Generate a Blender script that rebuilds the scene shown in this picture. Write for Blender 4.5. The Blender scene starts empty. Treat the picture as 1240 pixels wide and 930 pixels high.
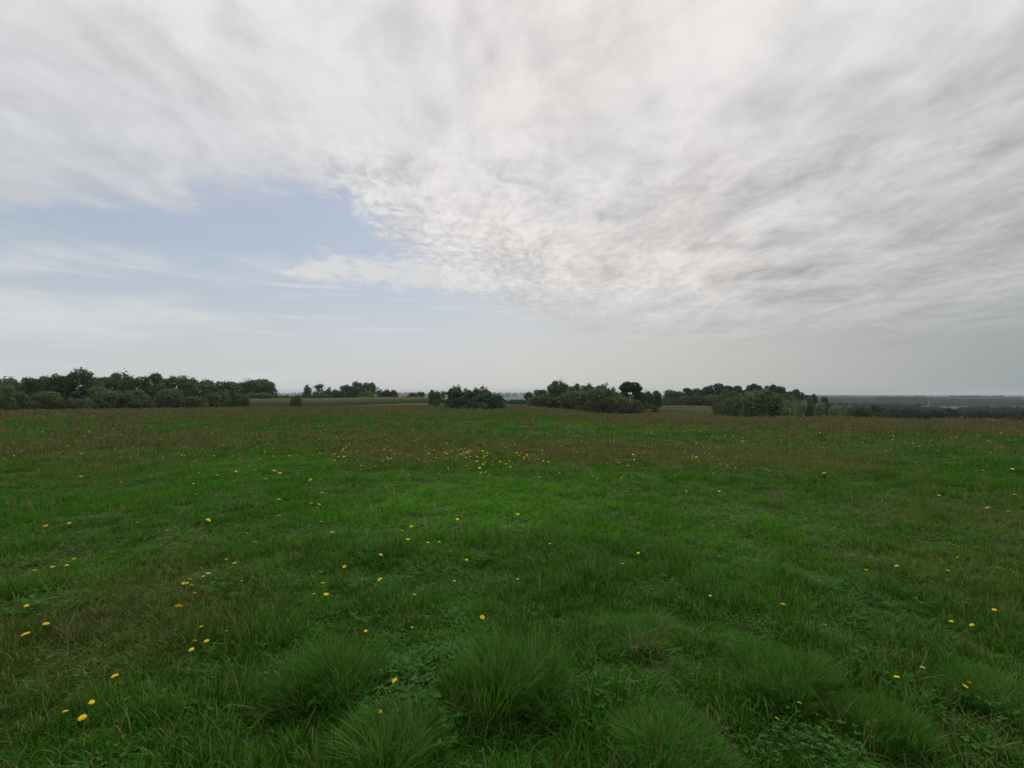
import bpy, math, random
import numpy as np
from mathutils import Vector

random.seed(7)
rng = np.random.default_rng(11)
S = bpy.context.scene
COL = S.collection
R = math.radians

# ------------------------------------------------------------------ camera
EYE = 1.6
FPX = 568.0                      # focal length in pixels of the 1240 px wide photograph
PITCH = math.atan(11.0 / FPX)
cam_d = bpy.data.cameras.new("camera")
cam_d.sensor_width = 36.0
cam_d.lens = 36.0 * FPX / 1240.0
cam_d.clip_start = 0.05
cam_d.clip_end = 20000
cam = bpy.data.objects.new("camera", cam_d)
cam.location = (0, 0, EYE)
cam.rotation_euler = (R(90) + PITCH, 0, 0)
COL.objects.link(cam)
S.camera = cam

# ------------------------------------------------------------------ view
S.view_settings.view_transform = 'Standard'
S.view_settings.look = 'None'
S.view_settings.exposure = 0.06
S.view_settings.gamma = 1.0
S.cycles.max_bounces = 6
S.cycles.diffuse_bounces = 3
S.cycles.glossy_bounces = 2
S.cycles.transmission_bounces = 3
S.cycles.transparent_max_bounces = 6
S.cycles.volume_bounces = 1
S.cycles.use_denoising = True
S.cycles.denoiser = 'OPENIMAGEDENOISE'
S.cycles.denoising_input_passes = 'RGB_ALBEDO_NORMAL'

# ------------------------------------------------------------------ sun
SUN_EL, SUN_AZ = R(52), R(12)
sd = bpy.data.lights.new("sun", 'SUN')
sd.energy = 1.5
sd.angle = R(22)
sd.color = (1.0, 0.97, 0.92)
sun = bpy.data.objects.new("sun", sd)
sun.rotation_euler = Vector((-math.sin(SUN_AZ) * math.cos(SUN_EL), -math.cos(SUN_AZ) * math.cos(SUN_EL), -math.sin(SUN_EL))).to_track_quat('-Z', 'Y').to_euler()
COL.objects.link(sun)


# ------------------------------------------------------------------ node expression helper
class E:
    """A float socket (or number) with arithmetic that makes Math nodes."""
    nt = None

    def __init__(self, s):
        self.s = s

    @staticmethod
    def op(o, *a, clamp=False):
        n = E.nt.nodes.new('ShaderNodeMath')
        n.operation = o
        n.use_clamp = clamp
        for i, v in enumerate(a):
            v = v.s if isinstance(v, E) else v
            if isinstance(v, (int, float)):
                n.inputs[i].default_value = v
            else:
                E.nt.links.new(v, n.inputs[i])
        return E(n.outputs[0])

    def __add__(s, o): return E.op('ADD', s, o)
    __radd__ = __add__
    def __sub__(s, o): return E.op('SUBTRACT', s, o)
    def __rsub__(s, o): return E.op('SUBTRACT', o, s)
    def __mul__(s, o): return E.op('MULTIPLY', s, o)
    __rmul__ = __mul__
    def __truediv__(s, o): return E.op('DIVIDE', s, o)
    def __rtruediv__(s, o): return E.op('DIVIDE', o, s)
    def __neg__(s): return E.op('MULTIPLY', s, -1.0)
    def max(s, o): return E.op('MAXIMUM', s, o)
    def min(s, o): return E.op('MINIMUM', s, o)
    def exp(s): return E.op('EXPONENT', s)
    def pow(s, o): return E.op('POWER', s, o)
    def clamp(s): return E.op('ADD', s, 0.0, clamp=True)


def link(a, b):
    E.nt.links.new(a.s if isinstance(a, E) else a, b)


def smooth(v, lo, hi):
    n = E.nt.nodes.new('ShaderNodeMapRange')
    n.interpolation_type = 'SMOOTHSTEP'
    link(v, n.inputs['Value'])
    for k, x in (('From Min', lo), ('From Max', hi)):
        if isinstance(x, E): link(x, n.inputs[k])
        else: n.inputs[k].default_value = x
    return E(n.outputs['Result'])


def vec(x, y, z=0.0):
    n = E.nt.nodes.new('ShaderNodeCombineXYZ')
    for i, v in enumerate((x, y, z)):
        if isinstance(v, E): link(v, n.inputs[i])
        else: n.inputs[i].default_value = v
    return n.outputs[0]


def noise(v, scale=1.0, detail=5, rough=0.55, dist=0.0, color=False):
    n = E.nt.nodes.new('ShaderNodeTexNoise')
    n.inputs['Scale'].default_value = scale
    n.inputs['Detail'].default_value = detail
    n.inputs['Roughness'].default_value = rough
    n.inputs['Distortion'].default_value = dist
    if v is not None: link(v, n.inputs['Vector'])
    return n.outputs['Color'] if color else E(n.outputs['Fac'])


def ramp(v, stops, interp='LINEAR'):
    n = E.nt.nodes.new('ShaderNodeValToRGB')
    cr = n.color_ramp
    cr.interpolation = interp
    while len(cr.elements) < len(stops): cr.elements.new(0.5)
    for e, (p, c) in zip(cr.elements, stops):
        e.position = p
        e.color = (*c, 1)
    link(v, n.inputs['Fac'])
    return n.outputs['Color']


def fcurve(v, lo, hi, pts, ylo, yhi):
    """piecewise smooth curve of v through pts [(v, value)]"""
    n = E.nt.nodes.new('ShaderNodeFloatCurve')
    c = n.mapping.curves[0]
    P = [((a - lo) / (hi - lo), (b - ylo) / (yhi - ylo)) for a, b in pts]
    while len(c.points) < len(P): c.points.new(0.5, 0.5)
    for p, (a, b) in zip(c.points, P):
        p.location = (a, b)
        p.handle_type = 'AUTO_CLAMPED'
    n.mapping.update()
    link((v - lo) / (hi - lo), n.inputs['Value'])
    return E(n.outputs[0]) * (yhi - ylo) + ylo


def mix(f, a, b, mode='MIX'):
    n = E.nt.nodes.new('ShaderNodeMix')
    n.data_type = 'RGBA'
    n.blend_type = mode
    if isinstance(f, (int, float)): n.inputs['Factor'].default_value = f
    else: link(f, n.inputs['Factor'])
    for s, k in ((a, 6), (b, 7)):
        if isinstance(s, tuple): n.inputs[k].default_value = (*s, 1)
        else: link(s, n.inputs[k])
    return n.outputs[2]


def scale_col(c, f):
    n = E.nt.nodes.new('ShaderNodeVectorMath')
    n.operation = 'SCALE'
    if isinstance(c, tuple): n.inputs[0].default_value = c
    else: link(c, n.inputs[0])
    if isinstance(f, E): link(f, n.inputs['Scale'])
    else: n.inputs['Scale'].default_value = f
    return n.outputs[0]


# ------------------------------------------------------------------ world: daylight sky under broken high cloud
def build_world():
    w = bpy.data.worlds.new("World")
    S.world = w
    w.use_nodes = True
    nt = w.node_tree
    nt.nodes.clear()
    E.nt = nt
    out = nt.nodes.new('ShaderNodeOutputWorld')
    bg = nt.nodes.new('ShaderNodeBackground')
    STR = 0.1
    bg.inputs['Strength'].default_value = STR
    nt.links.new(bg.outputs[0], out.inputs[0])
    sky = nt.nodes.new('ShaderNodeTexSky')
    sky.sky_type = 'NISHITA'
    sky.sun_disc = False
    sky.sun_elevation = SUN_EL
    sky.sun_rotation = SUN_AZ
    sky.dust_density = 1.5
    tc = nt.nodes.new('ShaderNodeTexCoord')
    sp = nt.nodes.new('ShaderNodeSeparateXYZ')
    nt.links.new(tc.outputs['Generated'], sp.inputs[0])
    x, y, z = (E(o) for o in sp.outputs)
    el = E.op('ARCSINE', z.min(0.9999)) * (180 / math.pi)
    az = E.op('ARCTAN2', x, y) * (180 / math.pi)
    q = 1.0 / (z.max(0.0) + 0.09)
    px, py = x * q, y * q
    P = vec(px, py)
    # slow warp of the cloud sheet
    wn = noise(P, 1.1, 3, 0.5, color=True)
    ws = nt.nodes.new('ShaderNodeSeparateXYZ')
    nt.links.new(wn, ws.inputs[0])
    wx, wy = E(ws.outputs[0]) - 0.5, E(ws.outputs[1]) - 0.5
    w2 = noise(vec(px * 3.0, py * 2.2, 13.0), 1.0, 3, 0.55, color=True)
    ws2 = nt.nodes.new('ShaderNodeSeparateXYZ')
    nt.links.new(w2, ws2.inputs[0])
    sx, sy = px + wx * 0.35 + (E(ws2.outputs[0]) - 0.5) * 0.22, py + wy * 0.5 + (E(ws2.outputs[1]) - 0.5) * 0.30
    streak = noise(vec(sx * 4.2, sy * 1.25), 1.0, 7, 0.56)
    broad = noise(vec(sx * 1.3, sy * 0.8, 3.0), 1.0, 3, 0.5)
    fine = noise(vec(sx * 9, sy * 4.2, 7.0), 1.0, 5, 0.55)
    puff = noise(vec(sx * 22, sy * 15, 1.7), 1.0, 6, 0.6)
    big = noise(vec(az * 0.035, el * 0.09, 5.0), 1.0, 4, 0.55)
    rag = noise(vec(az * 0.14, el * 0.42, 2.0), 1.0, 7, 0.62)
    # lower edge of the main cloud sheet, in degrees of elevation, over the azimuth
    edge = fcurve(az, -180, 180, [(-180, 9), (-120, 10), (-75, 13.5), (-47.5, 15.8), (-42.5, 16.6), (-38.4, 17.0), (-33, 19.2),
                                  (-27, 21.4), (-21.2, 22.2), (-18.5, 20.4), (-15.5, 18.2), (-12.5, 15.6), (-8, 12.8), (0, 9.8),
                                  (14, 6.8), (30, 5.0), (47.5, 4.0), (75, 8), (120, 8.5), (180, 9)], 0, 30)
    puffy = fcurve(az, -180, 180, [(-180, 0.3), (-60, 0.0), (-30, 0.05), (-22, 0.5), (-15, 1.0), (0, 0.9), (12, 0.55), (40, 0.35), (180, 0.3)], 0, 1)
    d = el - edge + (rag - 0.5) * 8.5 + (puff - 0.5) * 10.0 * puffy
    soft = fcurve(az, -180, 180, [(-180, 4), (-60, 3), (-45, 2.2), (-30, 2.8), (-20, 3.2), (-14, 5), (-8, 6.5), (2, 8), (20, 7), (50, 8), (180, 5)], 0, 10)
    cov = smooth(d / soft, -0.55, 1.0)
    # the long thin strand below the gap
    sc = fcurve(az, -180, 180, [(-180, 9), (-60, 12), (-27, 13.0), (-20, 14.1), (-10, 13.9), (0, 13.6), (14, 13.8), (60, 12), (180, 9)], 0, 30)
    sh = fcurve(az, -180, 180, [(-180, 0), (-45, 0), (-28, 0.1), (-25, 0.6), (-20, 1.7), (-10, 1.7), (0, 1.8), (14, 2.0), (35, 0.3), (50, 0), (180, 0)], 0, 4)
    ds = 1.0 - E.op('ABSOLUTE', el - sc + (rag - 0.5) * 2.6) / (sh + 0.02)
    strand = smooth(ds + (fine - 0.5) * 2.2 + (puff - 0.5) * 1.6, -0.3, 0.85) * smooth(sh, 0.05, 0.4)
    # faint low streaks
    lowst = noise(vec(az * 0.07, el * 1.15, 9.0), 1.0, 5, 0.5)
    low = smooth(lowst, 0.53, 0.72) * smooth(el, 4.0, 7.5) * (1.0 - smooth(el, 11.5, 14.0)) * (0.42 + 0.4 * smooth(az, -30, -22) * (1.0 - smooth(az, 4, 18)))
    veil = smooth(noise(vec(az * 0.05, el * 0.22, 4.0), 1.0, 6, 0.6), 0.42, 0.68) * (1.0 - smooth(el, 9.0, 22.0)) * (1.0 - smooth(az, -36, -10)) * 0.75
    thin = smooth(big, 0.2, 0.75)

    # cloud brightness: sheet lit from above and through
    sunward = fcurve(az, -180, 180, [(-180, 0.72), (-90, 0.86), (-48, 0.93), (-25, 0.97), (0, 1.0), (18, 0.99), (30, 0.93), (48, 0.78), (90, 0.72), (180, 0.74)], 0, 1.2)
    sunward = (sunward + (1.0 - sunward) * smooth(el, 14, 34) * 0.72) * (1.0 - 0.2 * (1.0 - smooth(el, 1, 15)))
    hi = smooth(el, 8, 42)
    mott = noise(vec(az * 0.20 + wx * 4, el * 0.34 + wy * 4, 21.0), 1.0, 6, 0.6)
    cross = noise(vec(sx * 3.4 + sy * 1.2, sy * 2.4 - sx * 0.8, 31.0), 1.0, 5, 0.52)
    val = (0.648 + 0.095 * hi + (mott - 0.5) * 0.30 + (cross - 0.5) * 0.32 + (streak - 0.5) * 0.36 + (broad - 0.5) * 0.30 + (fine - 0.5) * 0.22
           + (puff - 0.5) * 0.62 * puffy * (1.0 - smooth(el, 22, 32)))
    # darker bank low on the right, brighter bars under it
    bank = noise(vec(az * 0.045, el * 0.33, 12.0), 1.0, 5, 0.55)
    val = val - smooth(bank, 0.48, 0.75) * 0.16 * smooth(az, 0, 25) * (1.0 - smooth(el, 20, 28))
    val = val * sunward
    warm = mix(smooth(az, -45, 0), (1.0, 0.988, 1.0), (1.03, 0.991, 0.965))
    warm = mix(smooth(az, 24, 55), warm, (0.985, 1.0, 0.975))
    cloud = scale_col(warm, (0.83 - 0.10 * (-(val - 0.73).max(0.0) * 10.0).exp() - (0.73 - val).max(0.0)).max(0.2) / STR)
    # thin places in the sheet let a little blue through
    blue = scale_col(mix(0.5, sky.outputs[0], (7.2, 7.8, 8.7)), 0.80)
    # haze at the horizon, greyer and darker towards the right
    hcol = ramp((az + 180) / 360.0, [(0.0, (0.44, 0.45, 0.46)), (0.30, (0.53, 0.57, 0.57)), (0.37, (0.56, 0.60, 0.605)), (0.46, (0.60, 0.60, 0.605)),
                                      (0.50, (0.605, 0.595, 0.575)), (0.56, (0.53, 0.525, 0.49)), (0.60, (0.43, 0.435, 0.42)), (0.632, (0.31, 0.345, 0.345)),
                                      (0.72, (0.32, 0.35, 0.355)), (1.0, (0.44, 0.45, 0.46))])
    hcol = scale_col(hcol, 1.0 / STR)
    hsc = fcurve(az, -180, 180, [(-180, 12), (-75, 9), (-40, 8.5), (-20, 7.8), (-4, 10), (12, 15), (30, 18), (60, 16), (180, 12)], 0, 20)
    hz = (-(el.max(0.0) / hsc).pow(1.8)).exp()
    base = mix(hz * 0.97, blue, hcol)
    c2 = mix((low + veil).clamp(), base, scale_col((0.66, 0.675, 0.685), 1.0 / STR))
    c2 = mix(strand * 0.82, c2, scale_col((0.70, 0.685, 0.675), 1.0 / STR))
    lowfade = smooth(el - 5.0 * (1.0 - smooth(az, -12, 16)), 0.0, 8.5)
    thinl = (1.0 - smooth(az, -34, -16)) * (1.0 - smooth(el, 21, 29)) * 0.28
    c3 = mix(cov * (0.82 + 0.16 * thin - thinl) * lowfade, c2, cloud)
    nt.links.new(c3, bg.inputs['Color'])


build_world()


# ------------------------------------------------------------------ noise, terrain
def vnoise(x, y, seed=0):
    xi, yi = np.floor(x).astype(np.int64), np.floor(y).astype(np.int64)
    fx, fy = x - xi, y - yi
    fx, fy = fx * fx * (3 - 2 * fx), fy * fy * (3 - 2 * fy)

    def h(a, b):
        n = (a * 374761393 + b * 668265263 + seed * 982451653) & 0x7fffffff
        n = ((n ^ (n >> 13)) * 1274126177) & 0x7fffffff
        return ((n ^ (n >> 16)) & 0xffff) / 65535.0
    return (h(xi, yi) * (1 - fx) + h(xi + 1, yi) * fx) * (1 - fy) + (h(xi, yi + 1) * (1 - fx) + h(xi + 1, yi + 1) * fx) * fy


def fbm(x, y, seed=0, oct=4):
    t, a, s = 0, 0.5, 0
    for i in range(oct):
        t = t + a * vnoise(x * 2 ** i + 17.3 * i, y * 2 ** i - 9.1 * i, seed + i)
        s += a
        a *= 0.5
    return t / s


def sst(v, lo, hi):
    t = np.clip((v - lo) / (hi - lo), 0, 1)
    return t * t * (3 - 2 * t)


RK = [0, 20, 40, 60, 80, 95, 120, 135, 160, 200, 300, 450, 800, 1200, 1800, 2600, 3600, 6000]
#  photo column -> ground heights at those ranges
PROF = {
    -900: [0.0, -0.05, -0.236, -0.49, -0.835, -1.085, -1.535, -1.935, -2.712, -4.09, -8, -14, -22, -24, -24, -20, -10, -12],
    0: [0.0, -0.05, -0.216, -0.49, -0.835, -1.085, -1.485, -1.935, -2.712, -4.09, -8, -14, -22, -24, -24, -18, -8, -10],
    150: [0.0, -0.05, -0.216, -0.49, -0.885, -1.185, -1.785, -2.135, -2.712, -4.09, -8, -14, -22, -24, -24, -18, -8, -10],
    300: [0.0, -0.05, -0.216, -0.49, -0.885, -1.185, -1.735, -2.035, -2.112, -2.29, -5, -12, -22, -24, -24, -16, -5, -7],
    400: [0.0, -0.05, -0.236, -0.59, -0.985, -1.235, -1.735, -2.035, -2.162, -2.09, -4, -11, -22, -24, -24, -14, -2, -6],
    500: [0.0, -0.05, -0.286, -0.69, -1.085, -1.285, -1.535, -1.635, -1.663, -1.89, -5, -12, -22, -24, -24, -14, -2, -6],
    560: [0.0, -0.05, -0.336, -0.79, -1.285, -1.435, -1.635, -1.735, -1.963, -3.09, -8, -15, -22, -24, -24, -14, -3, -6],
    640: [0.0, -0.05, -0.336, -0.84, -1.235, -1.385, -1.535, -1.635, -2.112, -4.09, -10, -16, -22, -24, -24, -14, -5, -7],
    680: [0.0, -0.05, -0.386, -0.99, -1.535, -1.885, -2.235, -2.435, -3.012, -5.09, -11, -17, -22, -24, -24, -16, -8, -9],
    740: [0.0, -0.06, -0.555, -1.425, -2.415, -3.1, -3.325, -3.325, -3.425, -4.425, -10, -17, -22, -24, -24, -20, -14, -12],
    790: [0.0, -0.06, -0.605, -1.475, -2.265, -2.65, -2.775, -2.825, -2.975, -3.325, -7, -15, -22, -24, -24, -22, -18, -14],
    840: [0.0, -0.06, -0.605, -1.575, -2.365, -2.75, -2.875, -2.875, -2.925, -3.025, -6, -14, -22, -24, -24, -23, -20, -15],
    900: [0.0, -0.06, -0.64, -1.6, -2.62, -3.28, -3.9, -3.95, -3.9, -3.85, -7, -15, -23, -24, -24, -24, -20, -15],
    960: [0.0, -0.06, -0.56, -1.4, -2.42, -3.38, -4.9, -5.65, -6.7, -7.55, -13, -21, -24, -25, -24, -24, -21, -15],
    1100: [0.0, -0.06, -0.52, -1.25, -2.17, -3.08, -5.1, -6.45, -8.8, -11.85, -19, -24, -25, -25, -24, -24, -22, -15],
    1240: [0.0, -0.05, -0.44, -1.05, -1.87, -2.78, -4.7, -6.05, -8.4, -11.85, -19, -24, -25, -25, -24, -24, -22, -15],
    2100: [0.0, -0.05, -0.44, -1.05, -1.82, -2.58, -4.4, -5.45, -7.6, -10.35, -17, -23, -25, -25, -24, -24, -22, -15],
}
_cols = sorted(PROF)
_caz = np.degrees(np.arctan((np.array(_cols) - 620) / FPX))
_agrid = np.arange(-180, 181, 0.5)
_lr = np.linspace(0, math.log(6000 / 8.0 + 1), 240)
_rgrid = 8.0 * (np.exp(_lr) - 1)
_T = np.array([np.interp(_rgrid, RK, PROF[c]) for c in _cols])
_a = np.concatenate([[_caz[0] - 60], _caz, [_caz[-1] + 60]])
_mid = 0.5 * (_T[0] + _T[-1])
_a = np.concatenate([[-180], _a, [180]])
_T = np.vstack([_mid, _T[0], _T, _T[-1], _mid])
_TAB = np.array([np.interp(_agrid, _a, _T[:, j]) for j in range(len(_rgrid))]).T


def _blur(M, s, axis):
    k = np.exp(-0.5 * (np.arange(-3 * s, 3 * s + 1) / s) ** 2)
    k /= k.sum()
    pad = [(0, 0), (0, 0)]
    pad[axis] = (3 * s, 3 * s)
    Mp = np.pad(M, pad, mode='edge')
    return np.apply_along_axis(lambda v: np.convolve(v, k, 'valid'), axis, Mp)


_TAB = _blur(_blur(_TAB, 3, 0), 3, 1)


def H(X, Y):
    X, Y = np.asarray(X, float), np.asarray(Y, float)
    r = np.hypot(X, Y)
    a = np.degrees(np.arctan2(X, Y))
    ia = np.clip((a + 180) / 0.5, 0, len(_agrid) - 1.001)
    ir = np.clip(np.log(r / 8.0 + 1) / (_lr[1]), 0, len(_rgrid) - 1.001)
    i0, j0 = ia.astype(int), ir.astype(int)
    fa, fr = ia - i0, ir - j0
    h = (_TAB[i0, j0] * (1 - fa) + _TAB[i0 + 1, j0] * fa) * (1 - fr) + (_TAB[i0, j0 + 1] * (1 - fa) + _TAB[i0 + 1, j0 + 1] * fa) * fr
    near = 1 - sst(r, 25, 60)
    h = h + near * (0.16 * (fbm(X * 0.45, Y * 0.45, 3, 3) - 0.5) + 0.09 * (fbm(X * 1.7, Y * 1.7, 5, 3) - 0.5))
    h = h + sst(r, 300, 900) * 5 * (fbm(X / 260, Y / 260, 8, 3) - 0.5)
    return h


def ray(x, y):
    u, v = (x - 620) / FPX, -(y - 465) / FPX
    c, s = math.cos(PITCH), math.sin(PITCH)
    d = np.array([u, c - v * s, s + v * c])
    return d / d[1]


def ground_at(x, y, up=0.0):
    """where the sight line through a photo pixel meets the ground (or UP metres above it)"""
    d = ray(x, y)
    t = np.concatenate([np.linspace(0.8, 60, 3000), np.linspace(60.1, 400, 1500)])
    zz = EYE + d[2] * t - H(d[0] * t, t) - up
    k = np.argmax(zz < 0) if (zz < 0).any() else len(t) - 1
    return d[0] * t[k], t[k]


def polar(x, r):
    a = math.atan((x - 620) / FPX)
    return r * math.sin(a), r * math.cos(a)


def dryness(X, Y):
    r, a = np.hypot(X, Y), np.degrees(np.arctan2(X, Y))
    n = fbm(X / 3.2, Y / 3.2, 21, 4)
    n2 = fbm(X / 14, Y / 5, 31, 3)
    p1 = np.exp(-((r - 13.0) / 3.4) ** 2) * sst(a, -24, -14) * (1 - sst(a, 30, 44)) * 0.44
    far = sst(r, 24, 52) * 0.36 + sst(r, 17, 36) * 0.62 * sst(a, 2, 24)
    lf = np.exp(-((r - 21) / 6) ** 2) * (1 - sst(a, -18, -8)) * 0.30
    rt = np.exp(-((r - 6.0) / 2.6) ** 2) * sst(a, 24, 42) * 0.18
    lb = np.exp(-((r - 4.2) / 1.6) ** 2) * (1 - sst(a, -40, -22)) * 0.16
    v = (0.10 + 0.10 * sst(r, 8, 15) + p1 + far + lf + rt + lb) * (0.10 + 1.8 * n) * (0.35 + 1.3 * n2)
    return np.clip(v - 0.05 + 0.9 * np.clip(n - 0.62, 0, 1), 0, 1)


def freshness(X, Y):
    r = np.hypot(X, Y)
    u = X / np.maximum(Y, 0.3)
    n = fbm(X / 2.2, Y / 2.2, 41, 4)
    v = 0.9 * np.exp(-((u + 0.05) / 0.26) ** 2 - ((r - 7.3) / 2.3) ** 2)
    v = v + 0.5 * np.exp(-((u - 0.5) / 0.3) ** 2 - ((r - 6.5) / 2.5) ** 2) + 0.45 * np.exp(-((u - 0.15) / 0.3) ** 2 - ((r - 26) / 5) ** 2)
    v = v + 0.4 * np.exp(-((u + 0.62) / 0.3) ** 2 - ((r - 11) / 3) ** 2) + 0.6 * np.clip(n - 0.48, 0, 1)
    return np.clip(v * (0.4 + 1.2 * n), 0, 1)


# ------------------------------------------------------------------ mesh and tagging helpers
def tag(o, label=None, cat=None, group=None, kind=None):
    if label: o['label'] = label
    if cat: o['category'] = cat
    if group: o['group'] = group
    if kind: o['kind'] = kind
    return o


def mesh_np(name, V, F, mat=None, attrs=None, smooth_=False):
    """V (n,3); F (m,k) all faces the same size"""
    V, F = np.asarray(V, np.float32), np.asarray(F, np.int32)
    me = bpy.data.meshes.new(name)
    me.vertices.add(len(V))
    me.vertices.foreach_set('co', V.ravel())
    k = F.shape[1]
    me.loops.add(F.size)
    me.loops.foreach_set('vertex_index', F.ravel())
    me.polygons.add(len(F))
    me.polygons.foreach_set('loop_start', np.arange(0, F.size, k, dtype=np.int32))
    if smooth_: me.polygons.foreach_set('use_smooth', np.ones(len(F), bool))
    me.update(calc_edges=True)
    for nm, arr in (attrs or {}).items():
        a = me.attributes.new(nm, 'FLOAT', 'POINT')
        a.data.foreach_set('value', np.asarray(arr, np.float32))
    if mat: me.materials.append(mat)
    return me


def new_obj(name, me, parent=None, loc=(0, 0, 0)):
    o = bpy.data.objects.new(name, me)
    o.location = loc
    if parent: o.parent = parent
    COL.objects.link(o)
    return o


def new_mat(name):
    m = bpy.data.materials.new(name)
    m.use_nodes = True
    E.nt = m.node_tree
    E.nt.nodes.clear()
    return m


def attr(name, typ='GEOMETRY'):
    n = E.nt.nodes.new('ShaderNodeAttribute')
    n.attribute_type = typ
    n.attribute_name = name
    return E(n.outputs['Fac'])


def finish(color, rough=0.6, spec=0.2, trans=0.0, trans_col=None, bump=None):
    nt = E.nt
    out = nt.nodes.new('ShaderNodeOutputMaterial')
    p = nt.nodes.new('ShaderNodeBsdfPrincipled')
    if isinstance(color, tuple): p.inputs['Base Color'].default_value = (*color, 1)
    else: link(color, p.inputs['Base Color'])
    p.inputs['Roughness'].default_value = rough
    p.inputs['Specular IOR Level'].default_value = spec
    if bump is not None:
        b = nt.nodes.new('ShaderNodeBump')
        b.inputs['Strength'].default_value = bump[1]
        b.inputs['Distance'].default_value = bump[2]
        link(bump[0], b.inputs['Height'])
        nt.links.new(b.outputs[0], p.inputs['Normal'])
    if trans:
        t = nt.nodes.new('ShaderNodeBsdfTranslucent')
        c = trans_col or color
        if isinstance(c, tuple): t.inputs[0].default_value = (*c, 1)
        else: link(c, t.inputs[0])
        m = nt.nodes.new('ShaderNodeMixShader')
        m.inputs[0].default_value = trans
        nt.links.new(p.outputs[0], m.inputs[1])
        nt.links.new(t.outputs[0], m.inputs[2])
        nt.links.new(m.outputs[0], out.inputs[0])
    else:
        nt.links.new(p.outputs[0], out.inputs[0])


def world_pos():
    return E.nt.nodes.new('ShaderNodeNewGeometry').outputs['Position']


# ------------------------------------------------------------------ materials
GREEN, FRESH, OLIVE, BROWN = (0.046, 0.160, 0.010), (0.080, 0.280, 0.012), (0.098, 0.152, 0.024), (0.136, 0.160, 0.044)


def grass_mat(name, straw=0.06):
    m = new_mat(name)
    tone = attr('tone')
    dry, fresh = attr('dry', 'INSTANCER'), attr('fresh', 'INSTANCER')
    rnd = attr('rnd', 'INSTANCER')
    n = noise(world_pos(), 0.9, 3, 0.6)
    c = mix((fresh * 1.1 + (rnd - 0.5) * 0.25).clamp(), GREEN, FRESH)
    c = mix(smooth(dry + (n - 0.5) * 0.5 + (rnd - 0.5) * 0.3, 0.06, 0.55), c, OLIVE)
    c = mix(smooth(dry + (n - 0.5) * 0.4 + (rnd - 0.5) * 0.4, 0.42, 0.95), c, BROWN)
    hue = E.op('FRACT', tone * 7.31)                    # blade by blade: bluish, plain, yellowish
    c = mix(1.0, c, mix(hue, (0.62, 0.92, 1.5), (1.38, 1.06, 0.7)), 'MULTIPLY')
    c = scale_col(c, 0.28 + tone * 0.98 + rnd * 0.48)
    c = mix(smooth(tone, 1.0 - straw - 0.01, 1.0 - straw), c, (0.24, 0.215, 0.11))
    finish(c, 0.6, 0.08, 0.40)
    return m


M_GRASS = grass_mat("meadow_grass", 0.035)

m = new_mat("tussock_grass")
tone = attr('tone')
c = mix(tone, (0.034, 0.105, 0.012), (0.095, 0.290, 0.022))
c = mix(1.0, c, mix(E.op('FRACT', tone * 7.31), (0.75, 0.95, 1.3), (1.3, 1.05, 0.75)), 'MULTIPLY')
c = mix(smooth(tone, 0.90, 0.905), c, (0.22, 0.19, 0.10))
finish(c, 0.65, 0.10, 0.40)
M_TUSSOCK = m

m = new_mat("dry_grass_blades")
tone = attr('tone')
finish(mix(tone, (0.20, 0.155, 0.075), (0.33, 0.27, 0.14)), 0.7, 0.15, 0.3)
M_DRY = m

m = new_mat("clover_leaf")
tone = attr('tone')
finish(mix(tone, (0.035, 0.12, 0.016), (0.070, 0.180, 0.028)), 0.7, 0.12, 0.3)
M_CLOVER = m

m = new_mat("sorrel_seed")
tone = attr('tone')
finish(mix(tone, (0.135, 0.128, 0.048), (0.27, 0.255, 0.11)), 0.8, 0.1, 0.25)
M_SORREL = m

m = new_mat("yellow_petal")
tone = attr('tone')
finish(mix(tone, (0.88, 0.62, 0.006), (0.92, 0.76, 0.02)), 0.6, 0.15, 0.3)
M_PETAL = m
m = new_mat("pale_petal")
tone = attr('tone')
finish(mix(tone, (0.50, 0.46, 0.30), (0.66, 0.62, 0.46)), 0.7, 0.15, 0.3)
M_PALE = m
m = new_mat("flower_stem")
finish((0.06, 0.12, 0.03), 0.6, 0.2, 0.2)
M_STEM = m


def leaf_mat(name, dark, light):
    m = new_mat(name)
    tone = attr('tone')
    oi = E.nt.nodes.new('ShaderNodeObjectInfo')
    n = noise(world_pos(), 0.35, 3, 0.6)
    c = mix((tone * 0.75 + (n - 0.5) * 0.7 + 0.1).clamp(), dark, light)
    c = scale_col(c, 0.82 + E(oi.outputs['Random']) * 0.36)
    finish(c, 0.7, 0.08, 0.3)
    return m


M_OAK = leaf_mat("oak_leaves", (0.052, 0.092, 0.038), (0.130, 0.182, 0.072))
M_BUSH = leaf_mat("bush_leaves", (0.066, 0.104, 0.044), (0.160, 0.202, 0.086))
M_PINE = leaf_mat("pine_needles", (0.036, 0.058, 0.030), (0.080, 0.106, 0.050))
M_CONIFER = leaf_mat("conifer_needles", (0.056, 0.100, 0.064), (0.125, 0.185, 0.115))
M_WILLOW = leaf_mat("willow_leaves", (0.15, 0.18, 0.09), (0.27, 0.30, 0.16))
M_FAR = leaf_mat("far_leaves", (0.017, 0.030, 0.014), (0.034, 0.048, 0.022))
m = new_mat("bark")
n = noise(world_pos(), 6.0, 5, 0.6)
finish(mix(n, (0.045, 0.036, 0.028), (0.12, 0.10, 0.08)), 0.9, 0.1, bump=(n, 0.5, 0.03))
M_BARK = m
m = new_mat("maize_leaf")
tone = attr('tone')
finish(mix(tone, (0.075, 0.115, 0.026), (0.17, 0.20, 0.06)), 0.55, 0.25, 0.3)
M_MAIZE = m
m = new_mat("maize_tassel")
finish((0.30, 0.26, 0.13), 0.7, 0.15, 0.2)
M_TASSEL = m


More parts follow.
